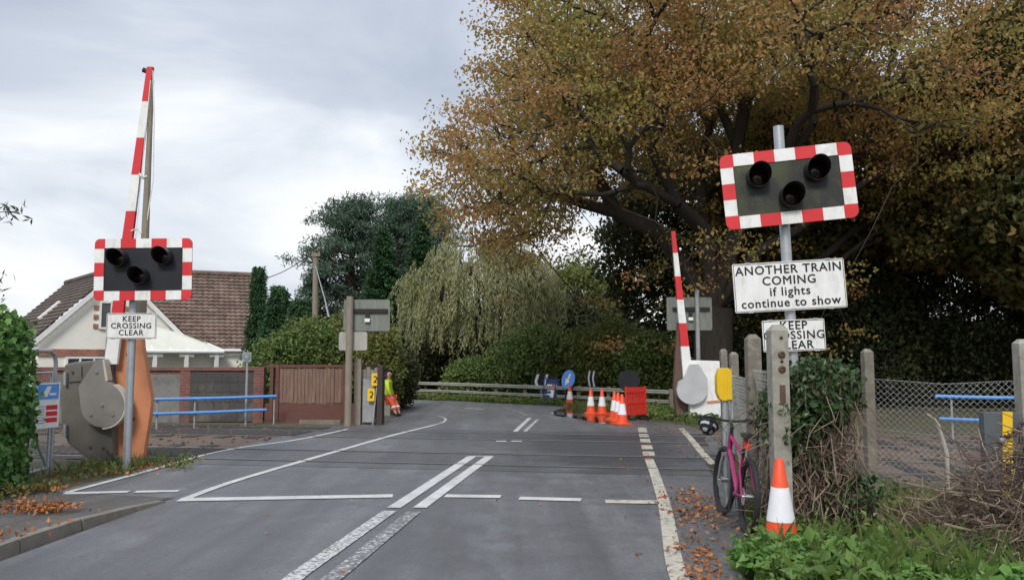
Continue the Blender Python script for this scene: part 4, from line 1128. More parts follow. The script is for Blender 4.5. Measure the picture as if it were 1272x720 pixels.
# yellow telephone-style box on post
YY = 8.75
b = Vector((P(903, 600, YY).x, YY, 0))
t = thing('yellow_box', 'faceted yellow box on a galvanised post beside the bicycle', 'box', b)
zb_, zt_ = P(900, 497, YY).z, P(900, 457, YY).z
mb = MB()
hh = zt_ - zb_
prof = [(-.05, .02), (-.075, hh * .25), (-.075, hh * .75), (-.045, hh), (.06, hh), (.065, 0.0), (-.02, 0)]
mb.prism(prof, -.06, .06, 0, Matrix.Translation((-.02, 0, zb_))); mb.build('box', YELLOW, t, bevel=.008)
mb = MB(); mb.box((.035, -.066, zb_ + hh / 2), (.05, .012, hh * .94)); mb.build('box_door', YELLOW, t, bevel=.004)
MB().tube([(0, 0, -.1), (0, 0, zb_)], .034, 14).build('post', GALV, t)
MB().tube([(.07, -.02, -.05), (.07, -.02, zb_ + .02)], .016, 10).build('conduit', GALV, t)
# ------------------------------------------------------------------ bicycle (heading +y in its own space)
bx = thing('bicycle', 'magenta bicycle with black tyres leaning by the fence and yellow box', 'bicycle', (2.165, 8.0, .012), R(2))
bx.rotation_euler = (0, R(4.0), R(-2.7))
WR = .345
ax_r = Vector((0, -.50, WR)); ax_f = Vector((0, .55, WR)); BBk = Vector((0, -.07, .30)); seat_t = Vector((0, -.22, .72)); hd_b = Vector((0, .36, .68)); hd_t = Vector((0, .32, .84))
mb = MB()
mb.tube([BBk, seat_t], .018, 12); mb.tube([seat_t - Vector((0, 0, .03)), hd_t - Vector((0, -.01, .03))], .019, 12); mb.tube([BBk, hd_b], .024, 12)
mb.tube([hd_b - Vector((0, -.012, .05)), hd_t], .025, 12)
for s in (-1, 1):
    mb.tube([BBk + Vector((s * .035, 0, 0)), BBk + Vector((s * .05, -.14, .02)), ax_r + Vector((s * .065, 0, 0))], .011, 8)
    mb.tube([seat_t + Vector((s * .015, 0, -.05)), seat_t + Vector((s * .05, -.1, -.16)), ax_r + Vector((s * .065, 0, 0))], .009, 8)
mb.tube([BBk - Vector((.04, 0, 0)), BBk + Vector((.04, 0, 0))], .024, 12)
mb.build('frame', MAGENTA, bx)
mb = MB()
for s in (-1, 1): mb.tube([hd_b + Vector((s * .05, .03, -.05)), hd_b + Vector((s * .06, .09, -.16)), ax_f + Vector((s * .06, 0, 0))], [.02, .019, .013], 10)
mb.box((0, .39, .625), (.14, .05, .04)); mb.build('fork', ALLOY, bx, bevel=.004)
YM = Matrix.Rotation(R(90), 4, 'Y')
def wheel(ax, steer=0):
    M = Matrix.Translation(ax) @ Matrix.Rotation(steer, 4, 'Z') @ YM
    mb = MB(); mb.torus(WR - .027, .027, 48, 10, 0, M)
    # tread knobs
    for k in range(60):
        a = 2 * PI * k / 60
        for s in (-1, 0, 1):
            K = M @ Matrix.Rotation(a + (.05 if s else 0), 4, 'Z') @ Matrix.Translation((WR - .004 - abs(s) * .006, 0, s * .014)); mb.box((0, 0, 0), (.012, .014, .01), 0, K)
    ty = mb.build('tyre', RUBBER, None); ty.parent = bx
    mb = MB(); mb.torus(WR - .056, .012, 48, 8, 0, M); rim = mb.build('rim', RUBBER, bx)
    mb = MB()
    for k in range(32):
        a = 2 * PI * k / 32; off = (.4 if k % 2 else -.4) * (1 if k % 4 < 2 else -1); z = .025 * (1 if k % 2 else -1)
        mb.tube([(.022 * math.cos(a + off), .022 * math.sin(a + off), z), ((WR - .06) * math.cos(a), (WR - .06) * math.sin(a), 0)], .0014, 4)
    mb.build('spokes', ALLOY, rim)
    mb = MB(); mb.tube([(0, 0, -.065), (0, 0, .065)], .012, 10, 0, M); mb.tube([(0, 0, -.03), (0, 0, .03)], .024, 12, 0, M); mb.lathe([(.08, -.052), (.08, -.050), (.03, -.05)], 24, 0, M)
    mb.build('hub', ALLOY, rim)
wheel(ax_r); wheel(ax_f, R(4))
mb = MB(); mb.tube([seat_t - Vector((0, 0, .05)), Vector((0, -.265, .86))], .0145, 10); mb.build('seat_post', RUBBER, bx)
# saddle: shaped shell
vs = []; fs = []
st = [(-.15, .072, .885), (-.11, .078, .897), (-.04, .055, .892), (.04, .03, .886), (.12, .02, .882), (.14, .008, .876)]
for y, w_, z in st:
    for k in range(10):
        a = 2 * PI * k / 10; vs.append((w_ * math.cos(a), -.27 + y, z + (.016 if math.sin(a) > 0 else .026) * math.sin(a)))
for i in range(len(st) - 1):
    for k in range(10): fs.append((i * 10 + k, i * 10 + (k + 1) % 10, (i + 1) * 10 + (k + 1) % 10, (i + 1) * 10 + k))
fs.append(tuple(range(10))); fs.append(tuple(range(50, 60)))
MB().add(vs, fs).build('saddle', RUBBER, bx)
mb = MB(); mb.prism(rrect(.06, .09, .02), -.03, .03, 0, Matrix.Translation((0, -.34, .80))); mb.build('tail_light', REDPL, bx, bevel=.006)
mb = MB(); mb.tube([hd_t, Vector((0, .30, .92))], .018, 10); mb.tube([Vector((0, .30, .92)), Vector((0, .38, .965))], .016, 10); mb.build('stem', RUBBER, bx)
hb = [Vector((-.33, .33, .99)), Vector((-.18, .37, .985)), Vector((-.06, .385, .967)), Vector((.06, .385, .967)), Vector((.18, .37, .985)), Vector((.33, .33, .99))]
bar = MB().tube(hb, .0125, 10).build('handlebar', RUBBER, bx)
for s in (-1, 1):
    MB().tube([Vector((s * .335, .328, .99)), Vector((s * .21, .362, .986))], .019, 12).build('grip', RUBBER, bar)
    mb = MB(); mb.box((s * .18, .385, .98), (.05, .05, .04)); mb.tube([Vector((s * .19, .41, .975)), Vector((s * .24, .44, .965)), Vector((s * .32, .42, .955))], .006, 8); mb.build('brake_lever', RUBBER, bar, bevel=.003)
mb = MB()
for s in (-1, 1): mb.tube([Vector((s * .17, .4, .97)), Vector((s * .1, .5, .93)), Vector((s * .02, .46, .84)), Vector((s * .03, .40, .72))], .003, 6)
mb.build('brake_cable', RUBBER, bx)
mb = MB(); mb.lathe([(.085, -.003), (.09, 0), (.085, .003), (.03, .003)], 28, 0, Matrix.Translation(BBk + Vector((.055, 0, 0))) @ YM); mb.build('chainring', RUBBER, bx)
for s, a in ((1, R(100)), (-1, R(280))):
    mb = MB(); e = BBk + Vector((s * .075, math.cos(a - R(10)) * .17, math.sin(a - R(10)) * .17))
    mb.tube([BBk + Vector((s * .07, 0, 0)), e], .011, 8); cr = mb.build('crank', RUBBER, bx)
    mb = MB(); mb.box(tuple(e + Vector((s * .065, 0, 0))), (.095, .085, .022)); mb.build('pedal', RUBBER, cr, bevel=.004)
mb = MB(); mb.tube([BBk + Vector((.055, 0, .085)), ax_r + Vector((.05, 0, .04)), ax_r + Vector((.05, -.04, 0)), ax_r + Vector((.05, 0, -.04)), BBk + Vector((.055, 0, -.085))], .004, 6); mb.build('chain', STEEL, bx)
# helmet hung from the handlebar
hp = P(879, 531, 8.25)
hl = thing('bicycle_helmet', 'black and white cycle helmet hanging from the bicycle handlebar', 'helmet', hp)
hl.rotation_euler = (R(152), R(18), R(-14))
vs = []; fs = []; n = 28; rows = 8
for i in range(rows + 1):
    ph = PI / 2 * i / rows
    for k in range(n):
        a = 2 * PI * k / n; groove = 1 - .09 * (math.cos(a * 4) > .25) * math.sin(ph) ** .5 * (1 if 1 < i < rows - 0 else .2)
        r = math.sin(ph) * groove
        vs.append((r * .095 * math.cos(a), r * .135 * math.sin(a), .10 * math.cos(ph) - .03))
for i in range(rows):
    for k in range(n): fs.append((i * n + k, (i + 1) * n + k, (i + 1) * n + (k + 1) % n, i * n + (k + 1) % n))
mb = MB().add(vs, fs); mb.m = [1 if (i in (2, 3) and k % 7 < 4) or (i >= 6 and k % 7 < 5) else 0 for i in range(rows) for k in range(n)]
mb.build('shell', [BLACK, rmat('helmet_grey', (.5, .52, .54), (.4, .42, .44), 8, .3)], hl)
mb = MB()
sc = Matrix.Diagonal((.95, 1.35, 1, 1))
mb.torus(.1, .012, 32, 8, 0, Matrix.Translation((0, 0, -.03)) @ sc); mb.build('rim', BLACK, hl)
mb = MB().lathe([(.0, .045), (.05, .04), (.08, .01), (.09, -.03)], 24, 0, sc); mb.build('liner', DARKCLOTH, hl)
mb = MB()
for s in (-1, 1): mb.tube([(s * .08, .05, -.03), (s * .07, .0, -.12), (0, 0, -.17)], .006, 6); mb.tube([(s * .08, -.07, -.03), (s * .07, .0, -.12)], .006, 6)
mb.build('strap', DARKCLOTH, hl)

# ------------------------------------------------------------------ seated worker leaning on the fence end
def skin_mesh(name, joints, bones, mat, parent, sub=2, root=0):
    me = bpy.data.meshes.new(name); me.from_pydata([j[0] for j in joints], bones, [])
    o = bpy.data.objects.new(name, me); COL.objects.link(o)
    o.modifiers.new('s', 'SKIN'); o.modifiers.new('d', 'SUBSURF').levels = sub
    for i, j in enumerate(joints):
        r = j[1] if hasattr(j[1], '__len__') else (j[1], j[1]); me.skin_vertices[0].data[i].radius = r
    me.skin_vertices[0].data[root].use_root = True
    bpy.context.view_layer.update()
    m2 = bpy.data.meshes.new_from_object(o.evaluated_get(bpy.context.evaluated_depsgraph_get()))
    o.modifiers.clear(); o.data = m2; bpy.data.meshes.remove(me)
    m2.materials.clear(); m2.materials.append(mat)
    m2.polygons.foreach_set('use_smooth', [True] * len(m2.polygons))
    o.parent = parent; return o
YPn = 23.6
pb = P(482.5, 512, YPn); pb.z = 0
pe = thing('person', 'worker in yellow hi-vis top and orange trousers leaning back, legs out', 'person', pb)
# local: fence end at -x, legs out towards +x and the camera
hip = (0.02, 0, .50); chest = (-.03, .02, .86); neck = (-.02, .0, 1.03)
body_j = [(hip, (.14, .11)), ((-.02, .01, .66), (.13, .10)), (chest, (.15, .105)), ((-.025, .01, .98), (.10, .08)), (neck, .052), ((-.01, -.015, 1.11), .058),
          ((.005, -.025, 1.20), (.082, .095)), ((.005, -.02, 1.29), (.06, .07)),
          ((.06, -.10, .48), .085), ((.17, -.26, .33), .062), ((.27, -.46, .09), .042), ((.31, -.53, .05), .035),
          ((.07, .08, .48), .085), ((.23, -.06, .34), .062), ((.34, -.26, .09), .042), ((.38, -.33, .05), .035),
          ((-.03, -.17, .93), .055), ((.02, -.24, .72), .043), ((.10, -.19, .54), .032), ((.13, -.18, .51), .03),
          ((-.03, .19, .93), .055), ((.03, .23, .72), .043), ((.12, .16, .54), .032), ((.15, .15, .51), .03)]
body_b = [(0, 1), (1, 2), (2, 3), (3, 4), (4, 5), (5, 6), (6, 7), (0, 8), (8, 9), (9, 10), (10, 11), (0, 12), (12, 13), (13, 14), (14, 15), (3, 16), (16, 17), (17, 18), (18, 19), (3, 20), (20, 21), (21, 22), (22, 23)]
for base, sy in ((19, 1), (23, 1)):
    bxp = Vector(body_j[base][0])
    for k, (dy, ln) in enumerate(((-.03, .06), (-.012, .075), (.006, .08), (.024, .07), (-.045, .045))):
        i = len(body_j); dx = ln
        body_j.append((tuple(bxp + Vector((.025 if k < 4 else .0, dy, -.005))), .009)); body_j.append((tuple(bxp + Vector((dx * .7, dy * 1.25, -.012))), .0085)); body_j.append((tuple(bxp + Vector((dx * .95, dy * 1.3, -.035))), .007))
        body_b += [(base, i), (i, i + 1), (i + 1, i + 2)]
skin_mesh('body', body_j, body_b, SKIN, pe)
top = [((.01, 0, .53), (.165, .135)), ((-.02, .01, .67), (.155, .12)), (chest, (.17, .125)), ((-.025, .01, .985), (.115, .09)), ((-.02, .005, 1.035), (.07, .065)),
       ((-.03, -.18, .93), .075), ((.02, -.24, .73), .062), ((.085, -.2, .58), .05), ((-.03, .2, .93), .075), ((.03, .23, .73), .062), ((.1, .175, .58), .05)]
skin_mesh('hi_vis_jacket', top, [(0, 1), (1, 2), (2, 3), (3, 4), (3, 5), (5, 6), (6, 7), (3, 8), (8, 9), (9, 10)], HIVIS, pe)
tr = [(hip, (.155, .125)), ((.06, -.10, .48), .105), ((.17, -.26, .33), .082), ((.255, -.43, .13), .068), ((.07, .08, .48), .105), ((.23, -.06, .34), .082), ((.325, -.235, .13), .068)]
skin_mesh('hi_vis_trousers', tr, [(0, 1), (1, 2), (2, 3), (0, 4), (4, 5), (5, 6)], HIORANGE, pe)
mb = MB()
for a, b, f in (((.17, -.26, .33), (.255, -.43, .13), .5), ((.23, -.06, .34), (.325, -.235, .13), .5)):
    a, b = Vector(a), Vector(b); c = a.lerp(b, f); d_ = (b - a).normalized(); mb.tube([c - d_ * .03, c + d_ * .03], .083, 14)
mb.build('reflective_band', REFLECT, pe)
bt = [((.26, -.445, .12), .055), ((.275, -.47, .055), .055), ((.315, -.535, .045), .045), ((.34, -.575, .04), .035)]
skin_mesh('boot', bt, [(0, 1), (1, 2), (2, 3)], DARKCLOTH, pe)
skin_mesh('boot', [(tuple(Vector(p) + Vector((.07, .2, 0))), r) for p, r in bt], [(0, 1), (1, 2), (2, 3)], DARKCLOTH, pe)
skin_mesh('hair', [((-.02, 0, 1.235), (.092, .098)), ((-.005, -.005, 1.30), (.085, .088)), ((-.06, .02, 1.17), (.05, .06))], [(0, 1), (0, 2)], HAIRM, pe)
mb = MB()   # face
for s in (-1, 1): mb.lathe([(0, -.01), (.01, 0), (0, .01)], 10, 1, Matrix.Translation((.055 + s * .022, -.085 + s * .028, 1.215)))
mb.tube([(.075, -.10, 1.215), (.09, -.115, 1.185), (.075, -.10, 1.175)], [.006, .012, .006], 8, 0)
mb.tube([(.04, -.10, 1.145), (.068, -.095, 1.142), (.088, -.07, 1.145)], .006, 8, 2)
mb.build('face', [SKIN, INK, rmat('lips', (.35, .13, .1), (.3, .1, .08), 20, .5)], pe)
mb = MB(); mb.box((0, 0, .2), (.42, .4, .44)); o = mb.build('concrete_block', CONC, off=None, bevel=.02); o.location = (pb.x - .14, pb.y + .1, 0)
tag(o, 'concrete block under the seated worker behind the grey fence end', 'block')

# ------------------------------------------------------------------ house
hb_ = Vector((-13.5, 31.5, 0))
ho = thing('house', 'cream bungalow with brown tiled roofs and white front gable', 'house', hb_)
apex = Vector((-14.3, 29.0, 4.85)); rd = Vector((-4.6, 5.2, 0)).normalized(); gd = Vector((.75, .66, 0)).normalized()
def tileroof(a, b, c, d, mat, tw=.2, th=.21, amp=.035):
    """interlocking tiles over the quad a-b (ridge) c-d (eave)"""
    a, b, c, d = map(Vector, (a, b, c, d)); nu = max(2, int((b - a).length / tw)); nv = max(2, int((d - a).length / th))
    nrm = (b - a).cross(d - a).normalized()
    if nrm.z < 0: nrm = -nrm
    vs = []; fs = []; su = 4
    for j in range(nv):
        for e in (0, 1):
            v = (j + e) / nv
            for i in range(nu * su + 1):
                u = i / (nu * su); p = a.lerp(b, u).lerp(d.lerp(c, u), v)
                vs.append(p + nrm * (amp * (.5 + .5 * math.cos(2 * PI * (i % su) / su)) + (.045 * e)))
    m_ = nu * su + 1
    for r in range(2 * nv - 1):
        for i in range(m_ - 1): fs.append((r * m_ + i, r * m_ + i + 1, (r + 1) * m_ + i + 1, (r + 1) * m_ + i))
    return MB().add(vs, fs)
HL = 7.4
ridge_back = apex + rd * HL
le = apex - gd * 2.6 + Vector((0, 0, -2.6)); re = apex + gd * 2.95 + Vector((0, 0, -2.85))
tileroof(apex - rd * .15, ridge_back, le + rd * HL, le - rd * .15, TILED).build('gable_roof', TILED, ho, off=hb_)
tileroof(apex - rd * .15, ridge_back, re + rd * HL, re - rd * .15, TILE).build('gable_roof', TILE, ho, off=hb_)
mb = MB(); mb.tube([apex - rd * .2 + Vector((0, 0, .06)), ridge_back + Vector((0, 0, .06))], .12, 10); mb.build('ridge_tiles', TILED, ho, off=hb_)
# gable wall and side walls
def wallquad(pts, thick, name, mat, parent=ho):
    pts = [Vector(p) for p in pts]; n = (pts[1] - pts[0]).cross(pts[2] - pts[0]).normalized()
    k = len(pts); vs = pts + [p + n * thick for p in pts]
    fs = [tuple(range(k))[::-1], tuple(range(k, 2 * k))] + [(i, (i + 1) % k, (i + 1) % k + k, i + k) for i in range(k)]
    return MB().add(vs, fs).build(name, mat, parent, off=hb_, smooth=False)
gl, gr = apex - gd * 2.4, apex + gd * 2.75
z_l = apex.z - 2.55; z_r = apex.z - 2.78
wallquad([(gl.x, gl.y, 0), (gl.x, gl.y, z_l), (apex.x, apex.y, apex.z - .12), (gr.x, gr.y, z_r), (gr.x, gr.y, 0)], .25, 'wall', CREAM)
q = gl + rd * HL; wallquad([(gl.x, gl.y, 0), (q.x, q.y, 0), (q.x, q.y, z_l), (gl.x, gl.y, z_l)], .2, 'wall', CREAM)
q = gr + rd * HL; wallquad([(gr.x, gr.y, z_r), (q.x, q.y, z_r), (q.x, q.y, 0), (gr.x, gr.y, 0)], .2, 'wall', CREAM)
# brick band under the gable and white windows
nf = -rd
def gpnt(s, z, o=0.0): p = apex + gd * s + nf * o; return Vector((p.x, p.y, z))
mb = MB()
def gslab(s0, s1, z0, z1, o0, o1, mbx, mi=0):
    vs = [gpnt(s, z, o) for o in (o0, o1) for z in (z0, z1) for s in (s0, s1)]
    mbx.add(vs, [(0, 1, 3, 2), (4, 6, 7, 5), (0, 4, 5, 1), (2, 3, 7, 6), (0, 2, 6, 4), (1, 5, 7, 3)], mi)
gslab(-2.42, 2.6, 1.75, 1.98, 0, .06, mb); mb.build('brick_band', BRICKH, ho, off=hb_)
mb = MB(); gslab(-2.42, 2.6, 0, .95, 0, .05, mb); mb.build('brick_base', BRICKH, ho, off=hb_)
for s0, s1, z0, z1 in ((-1.55, -.2, 1.0, 1.72), (.4, 1.8, 1.0, 1.72), (-.55, .25, 2.7, 3.7)):
    mb = MB(); f_ = .07
    gslab(s0, s1, z0, z0 + f_, 0, .08, mb); gslab(s0, s1, z1 - f_, z1, 0, .08, mb); gslab(s0, s0 + f_, z0 + f_, z1 - f_, 0, .08, mb); gslab(s1 - f_, s1, z0 + f_, z1 - f_, 0, .08, mb)
    n = 3 if s1 - s0 > 1 else 2
    for k in range(1, n): c_ = s0 + (s1 - s0) * k / n; gslab(c_ - .03, c_ + .03, z0 + f_, z1 - f_, 0, .075, mb)
    wn = mb.build('window', TRIMW, ho, off=hb_)
    mb = MB(); gslab(s0 + .05, s1 - .05, z0 + .05, z1 - .05, .01, .03, mb); mb.build('pane', GLASS, wn, off=hb_)
mb = MB()      # brick quoins left of the upper window
for z in (2.72, 3.05, 3.38): gslab(-.72, -.57, z, z + .16, 0, .04, mb); gslab(.27, .42, z, z + .16, 0, .04, mb)
mb.build('quoin', BRICKH, ho, off=hb_)
mb = MB()      # bargeboards
for e, zz in ((le, -.06), (re, -.06)):
    a = apex - rd * .2 + Vector((0, 0, .02)); b_ = e - rd * .2
    vs = [a, a + Vector((0, 0, -.22)), b_ + Vector((0, 0, -.22)), b_]; vs = vs + [v + rd * .04 for v in vs]
    mb.add(vs, [(0, 1, 2, 3), (7, 6, 5, 4), (0, 4, 5, 1), (1, 5, 6, 2), (2, 6, 7, 3), (3, 7, 4, 0)])
mb.build('bargeboard', TRIMW, ho, off=hb_)
# rooflight on the dark slope
def onslope(u, v, h): p = (apex + rd * u).lerp(le + rd * u, v); nr = gd * -1 * .7 + Vector((0, 0, .72)); return p + nr.normalized() * h
mb = MB(); vs = [onslope(u, v, h) for h in (.03, .12) for v in (.42, .68) for u in (3.0, 3.25)]
mb.add(vs, [(0, 1, 3, 2), (4, 6, 7, 5), (0, 4, 5, 1), (2, 3, 7, 6), (0, 2, 6, 4), (1, 5, 7, 3)]); mb.build('rooflight', TRIMW, ho, off=hb_)
# right wing roof
rdw = Vector((.92, .38, 0)).normalized(); ed = Vector((1.25, -3.0, 0))
wr = Vector((-10.8, 34, 5.12)); wl = wr - rdw * 5.5; er = Vector((-9.55, 31, 1.98)); el_ = er - rdw * 5.5
tileroof(wl, wr, er, el_, TILE).build('wing_roof', TILE, ho, off=hb_)
mb = MB(); mb.tube([wl + Vector((0, 0, .06)), wr + Vector((0, 0, .06))], .12, 10); mb.build('ridge_tiles', TILE, ho, off=hb_)
br_ = wr - Vector((-.2, -3.2, 3.0)); br_ = wr + Vector((-1.25, 3.0, -3.1)); bl_ = br_ - rdw * 5.5
tileroof(wl, wr, br_, bl_, TILE).build('wing_roof', TILE, ho, off=hb_)
wi = er - rdw * .25 - ed.normalized() * .35; wi2 = wi - rdw * 5.2; bi = wi - ed.normalized() * 5.6
wallquad([(wi.x, wi.y, 0), (wi2.x, wi2.y, 0), (wi2.x, wi2.y, 2.0), (wi.x, wi.y, 2.0)][::-1], .2, 'wall', CREAM)
mid_ = (wi + bi) / 2
wallquad([(wi.x, wi.y, 0), (wi.x, wi.y, 2.05), (mid_.x, mid_.y, 4.85), (bi.x, bi.y, 2.05), (bi.x, bi.y, 0)], .2, 'wall', CREAM)
mb = MB(); mb.tube([er + Vector((.02, -.08, -.02)), el_ + Vector((0, -.08, -.02))], .06, 8); mb.build('gutter', TRIMW, ho, off=hb_)
# porch canopy: pale lead-clad lean-to in front of the gable's right half
def pc(px, py, Y): return P(px, py, Y)
tl, tr_ = gpnt(.3, 3.15, .05), gpnt(2.3, 2.5, .05)
bl2, br2 = gpnt(-.4, 1.95, 1.5), gpnt(3.4, 1.95, 1.5)
tl = gpnt(.0, 3.3, .05); tr_ = gpnt(2.7, 2.5, .05)
CANO = rmat('pale_canopy', (.66, .65, .56), (.56, .56, .47), 2, .6)
vs = [tl, tr_, br2, bl2]; vs = vs + [v + Vector((0, 0, -.06)) for v in vs]
MB().add(vs, [(0, 1, 2, 3), (7, 6, 5, 4), (0, 4, 5, 1), (1, 5, 6, 2), (2, 6, 7, 3), (3, 7, 4, 0)]).build('porch_canopy', CANO, ho, off=hb_, smooth=False)
mb = MB()
for k in range(7):
    t_ = k / 6; mb.tube([tl.lerp(tr_, t_) + Vector((0, 0, .015)), bl2.lerp(br2, t_) + Vector((0, 0, .015))], .022, 6)
mb.tube([bl2 + Vector((0, 0, -.05)), br2 + Vector((0, 0, -.05))], .07, 8); mb.build('canopy_seams', TRIMW, ho, off=hb_)
for s in (-.2, .9, 2.0, 3.1):
    mb = MB(); gslab(s, s + .12, 0, 1.92, 1.38, 1.5, mb); gslab(s - .2, s + .32, 1.72, 1.86, 1.4, 1.48, mb); mb.build('canopy_post', TRIMW, ho, off=hb_)

# ------------------------------------------------------------------ utility pole
c = P(391, 470, 36.0); c.z = 0
t = thing('utility_pole', 'wooden utility pole rising behind the shrubs left of the pines', 'pole', c)
tz = P(388, 314, 36).z
MB().tube([(0, 0, -.3), (-.08, 0, tz)], [.16, .11], 12).build('pole', WOODGREY, t)
mb = MB(); mb.box((-.1, -.1, tz - .12), (.5, .1, .1)); mb.box((-.2, -.1, tz - .02), (.06, .06, .14)); mb.box((.1, -.1, tz - .02), (.06, .06, .14)); mb.build('crossarm', WOODGREY, t)
MB().tube([(-.05, -.1, tz - .6), (.45, -.2, tz - 2.2), (.62, -.22, tz - 2.9)], [.02, .03, .06], 8).build('stay', GALV, t)
e0 = Vector((c.x - .2, 35.9, tz - .02)); e1 = P(318, 352, 34.0) + Vector((0, 0, .1))
pts = [e0.lerp(e1, k / 12) - Vector((0, 0, .35 * math.sin(PI * k / 12) * .5)) for k in range(13)]
o = MB().tube(pts, .018, 6).build('overhead_cable', RUBBER, off=e0); tag(o, 'black overhead cable from the utility pole down to the house roof', 'cable')
# ------------------------------------------------------------------ trees and plants
def tree(name, label, loc, pts, start, r0, leafmat_, barkmat, seed, per=20, spread=.35, L=.13, W=.08, flat=.5, first=5, rmin=.012,
         group=None, cat='tree', axis_bias=(0, 0, -.3), exp=.46, f=(.35, .6), trunk_pts=None, norm_bias=(0, 0, .6), nb=5, leafpts=None, axspread=1.0):
    rng = np.random.default_rng(seed)
    t = thing(name, label, cat, loc, 0, group)
    off = np.array(loc, float)
    tp = trunk_pts or [Vector(loc) + Vector((0, 0, -.3)), Vector(start)]
    n = len(tp); rad = [r0 * (1.45 if i == 0 else 1.12 - .12 * i / (n - 1)) for i in range(n)]
    if n == 2: tp = [tp[0], tp[0].lerp(tp[1], .15), tp[0].lerp(tp[1], .5) + Vector((.05, 0, 0)), tp[1]]; rad = [r0 * 1.5, r0 * 1.15, r0 * 1.02, r0]
    mb = MB().tube(tp, rad, 14); mb.build('trunk', barkmat, t, off=loc)
    segs = grow(np.asarray(pts), start, (0, 0, 1), r0 * .95, rng, rmin, exp, first, f)
    V, Q = frustums(segs, nb); npmesh('limbs', V, Q, barkmat, t, off=off, smooth=True)
    C = around(np.asarray(pts if leafpts is None else leafpts), per, spread, rng, flat)
    V, Q = leaf_geo(C, L, W, rng, axis_bias=axis_bias, norm_bias=norm_bias, spread=axspread); npmesh('crown', V, Q, leafmat_, t, off=off)
    return t
# --- the big autumn tree
rng = np.random.default_rng(11)
TB = P(884, 470, 26.5); TB.z = 0
def crown_pts(n):
    out = []
    c = np.array([TB.x + .35, 26.2, 8.7])
    while sum(len(o) for o in out) < n:
        d = unit(rng.normal(size=(4000, 3)))
        u = rng.uniform(0, 1, 4000) ** .42
        l = 1 + .22 * lumps(d, np.random.default_rng(4), 9, 4.0) * 1.6
        p = d * (u * l)[:, None]
        p = p * np.where(p[:, 2:3] > 0, [[9.4, 8.6, 9.0]], [[9.4, 8.6, 7.0]])
        r_ = np.hypot(p[:, 0] / 9.4, p[:, 1] / 8.6)
        # hollow beneath: leaves only from about two thirds of the radius outward there
        side = np.abs(p[:, 0]) / (np.hypot(p[:, 0], p[:, 1]) + .01)
        keep = (p[:, 2] > 1.2 - (2.5 + 7.5 * side ** 2) * np.clip(r_ - .2, 0, .6)) | (rng.random(4000) < .05)
        out.append(p[keep] + c)
    return np.concatenate(out)[:n]
pts = crown_pts(3300)
st = Vector((TB.x + .1, 26.4, 3.3))
tree('autumn_tree', 'huge spreading autumn tree with orange brown leaves right of centre', TB, pts, st, .60, LEAF_OAK, BARK, 21,
     per=58, spread=.38, L=.13, W=.078, flat=.38, first=8, rmin=.011, exp=.47, f=(.38, .62),
     trunk_pts=[Vector((TB.x, 26.5, -.3)), Vector((TB.x, 26.5, .3)), Vector((TB.x + .05, 26.45, 1.6)), st], axis_bias=(0, 0, -.6))
# --- dark trees behind, right
def crowd(n, c, r, seed, shell=.6, amp=.22, freq=3.2, zmin=None):
    return blob(n, c, r, np.random.default_rng(seed), shell, amp, freq, zmin)
G2 = 'dark trees behind the railway fence'
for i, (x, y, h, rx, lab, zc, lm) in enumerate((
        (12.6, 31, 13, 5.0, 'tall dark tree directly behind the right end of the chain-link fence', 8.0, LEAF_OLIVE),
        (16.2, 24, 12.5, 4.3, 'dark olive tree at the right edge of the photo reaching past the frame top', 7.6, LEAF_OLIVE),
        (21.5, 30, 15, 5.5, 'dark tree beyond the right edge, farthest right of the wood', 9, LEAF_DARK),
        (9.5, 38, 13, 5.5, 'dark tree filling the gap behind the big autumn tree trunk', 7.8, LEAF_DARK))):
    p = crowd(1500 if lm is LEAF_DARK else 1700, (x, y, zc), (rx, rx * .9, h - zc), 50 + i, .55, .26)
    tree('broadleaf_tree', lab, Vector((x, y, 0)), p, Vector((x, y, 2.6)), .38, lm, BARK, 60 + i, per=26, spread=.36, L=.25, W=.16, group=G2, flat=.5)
# understorey evergreen shrubs along the far side of the track
def bush(label, c, r, seed, mat, n=420, per=24, spread=.2, L=.12, W=.08, group=None, name='shrub', cat='shrub', shell=.75, amp=.2, zmin=.05, axis_bias=(0, 0, .2), flat=.7, freq=3.2, bark=BARK, norm_bias=(0, -.2, .6)):
    rng = np.random.default_rng(seed)
    p = blob(n, c, r, rng, shell, amp, freq, zmin)
    t = thing(name, label, cat, (c[0], c[1], 0), 0, group); off = np.array((c[0], c[1], 0.))
    sub = p[rng.choice(len(p), min(len(p), 160), replace=False)]
    segs = grow(sub, (c[0], c[1], 0.02), (0, 0, 1), .07 + .02 * r[2], rng, .008, .45, 6)
    V, Q = frustums(segs, 4); npmesh('stems', V, Q, bark, t, off=off)
    C = around(p, per, spread, rng, flat); C = C[C[:, 2] > .03]
    V, Q = leaf_geo(C, L, W, rng, axis_bias=axis_bias, norm_bias=norm_bias); npmesh('foliage', V, Q, mat, t, off=off)
    return t
G3 = 'dark shrubs beyond the railway'
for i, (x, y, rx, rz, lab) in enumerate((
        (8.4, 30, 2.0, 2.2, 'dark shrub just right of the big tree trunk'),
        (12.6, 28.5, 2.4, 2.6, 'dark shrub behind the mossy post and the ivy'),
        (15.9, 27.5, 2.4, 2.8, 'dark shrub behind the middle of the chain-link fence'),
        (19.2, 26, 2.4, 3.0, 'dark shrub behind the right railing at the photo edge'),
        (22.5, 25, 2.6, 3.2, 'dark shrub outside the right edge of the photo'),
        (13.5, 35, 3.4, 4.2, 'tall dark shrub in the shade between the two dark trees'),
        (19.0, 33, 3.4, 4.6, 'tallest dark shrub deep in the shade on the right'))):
    bush(lab, (x, y, rz * .75), (rx, rx * .85, rz), 80 + i, LEAF_DARK, 520, 24, .26, .16, .10, G3, shell=.55, amp=.36)
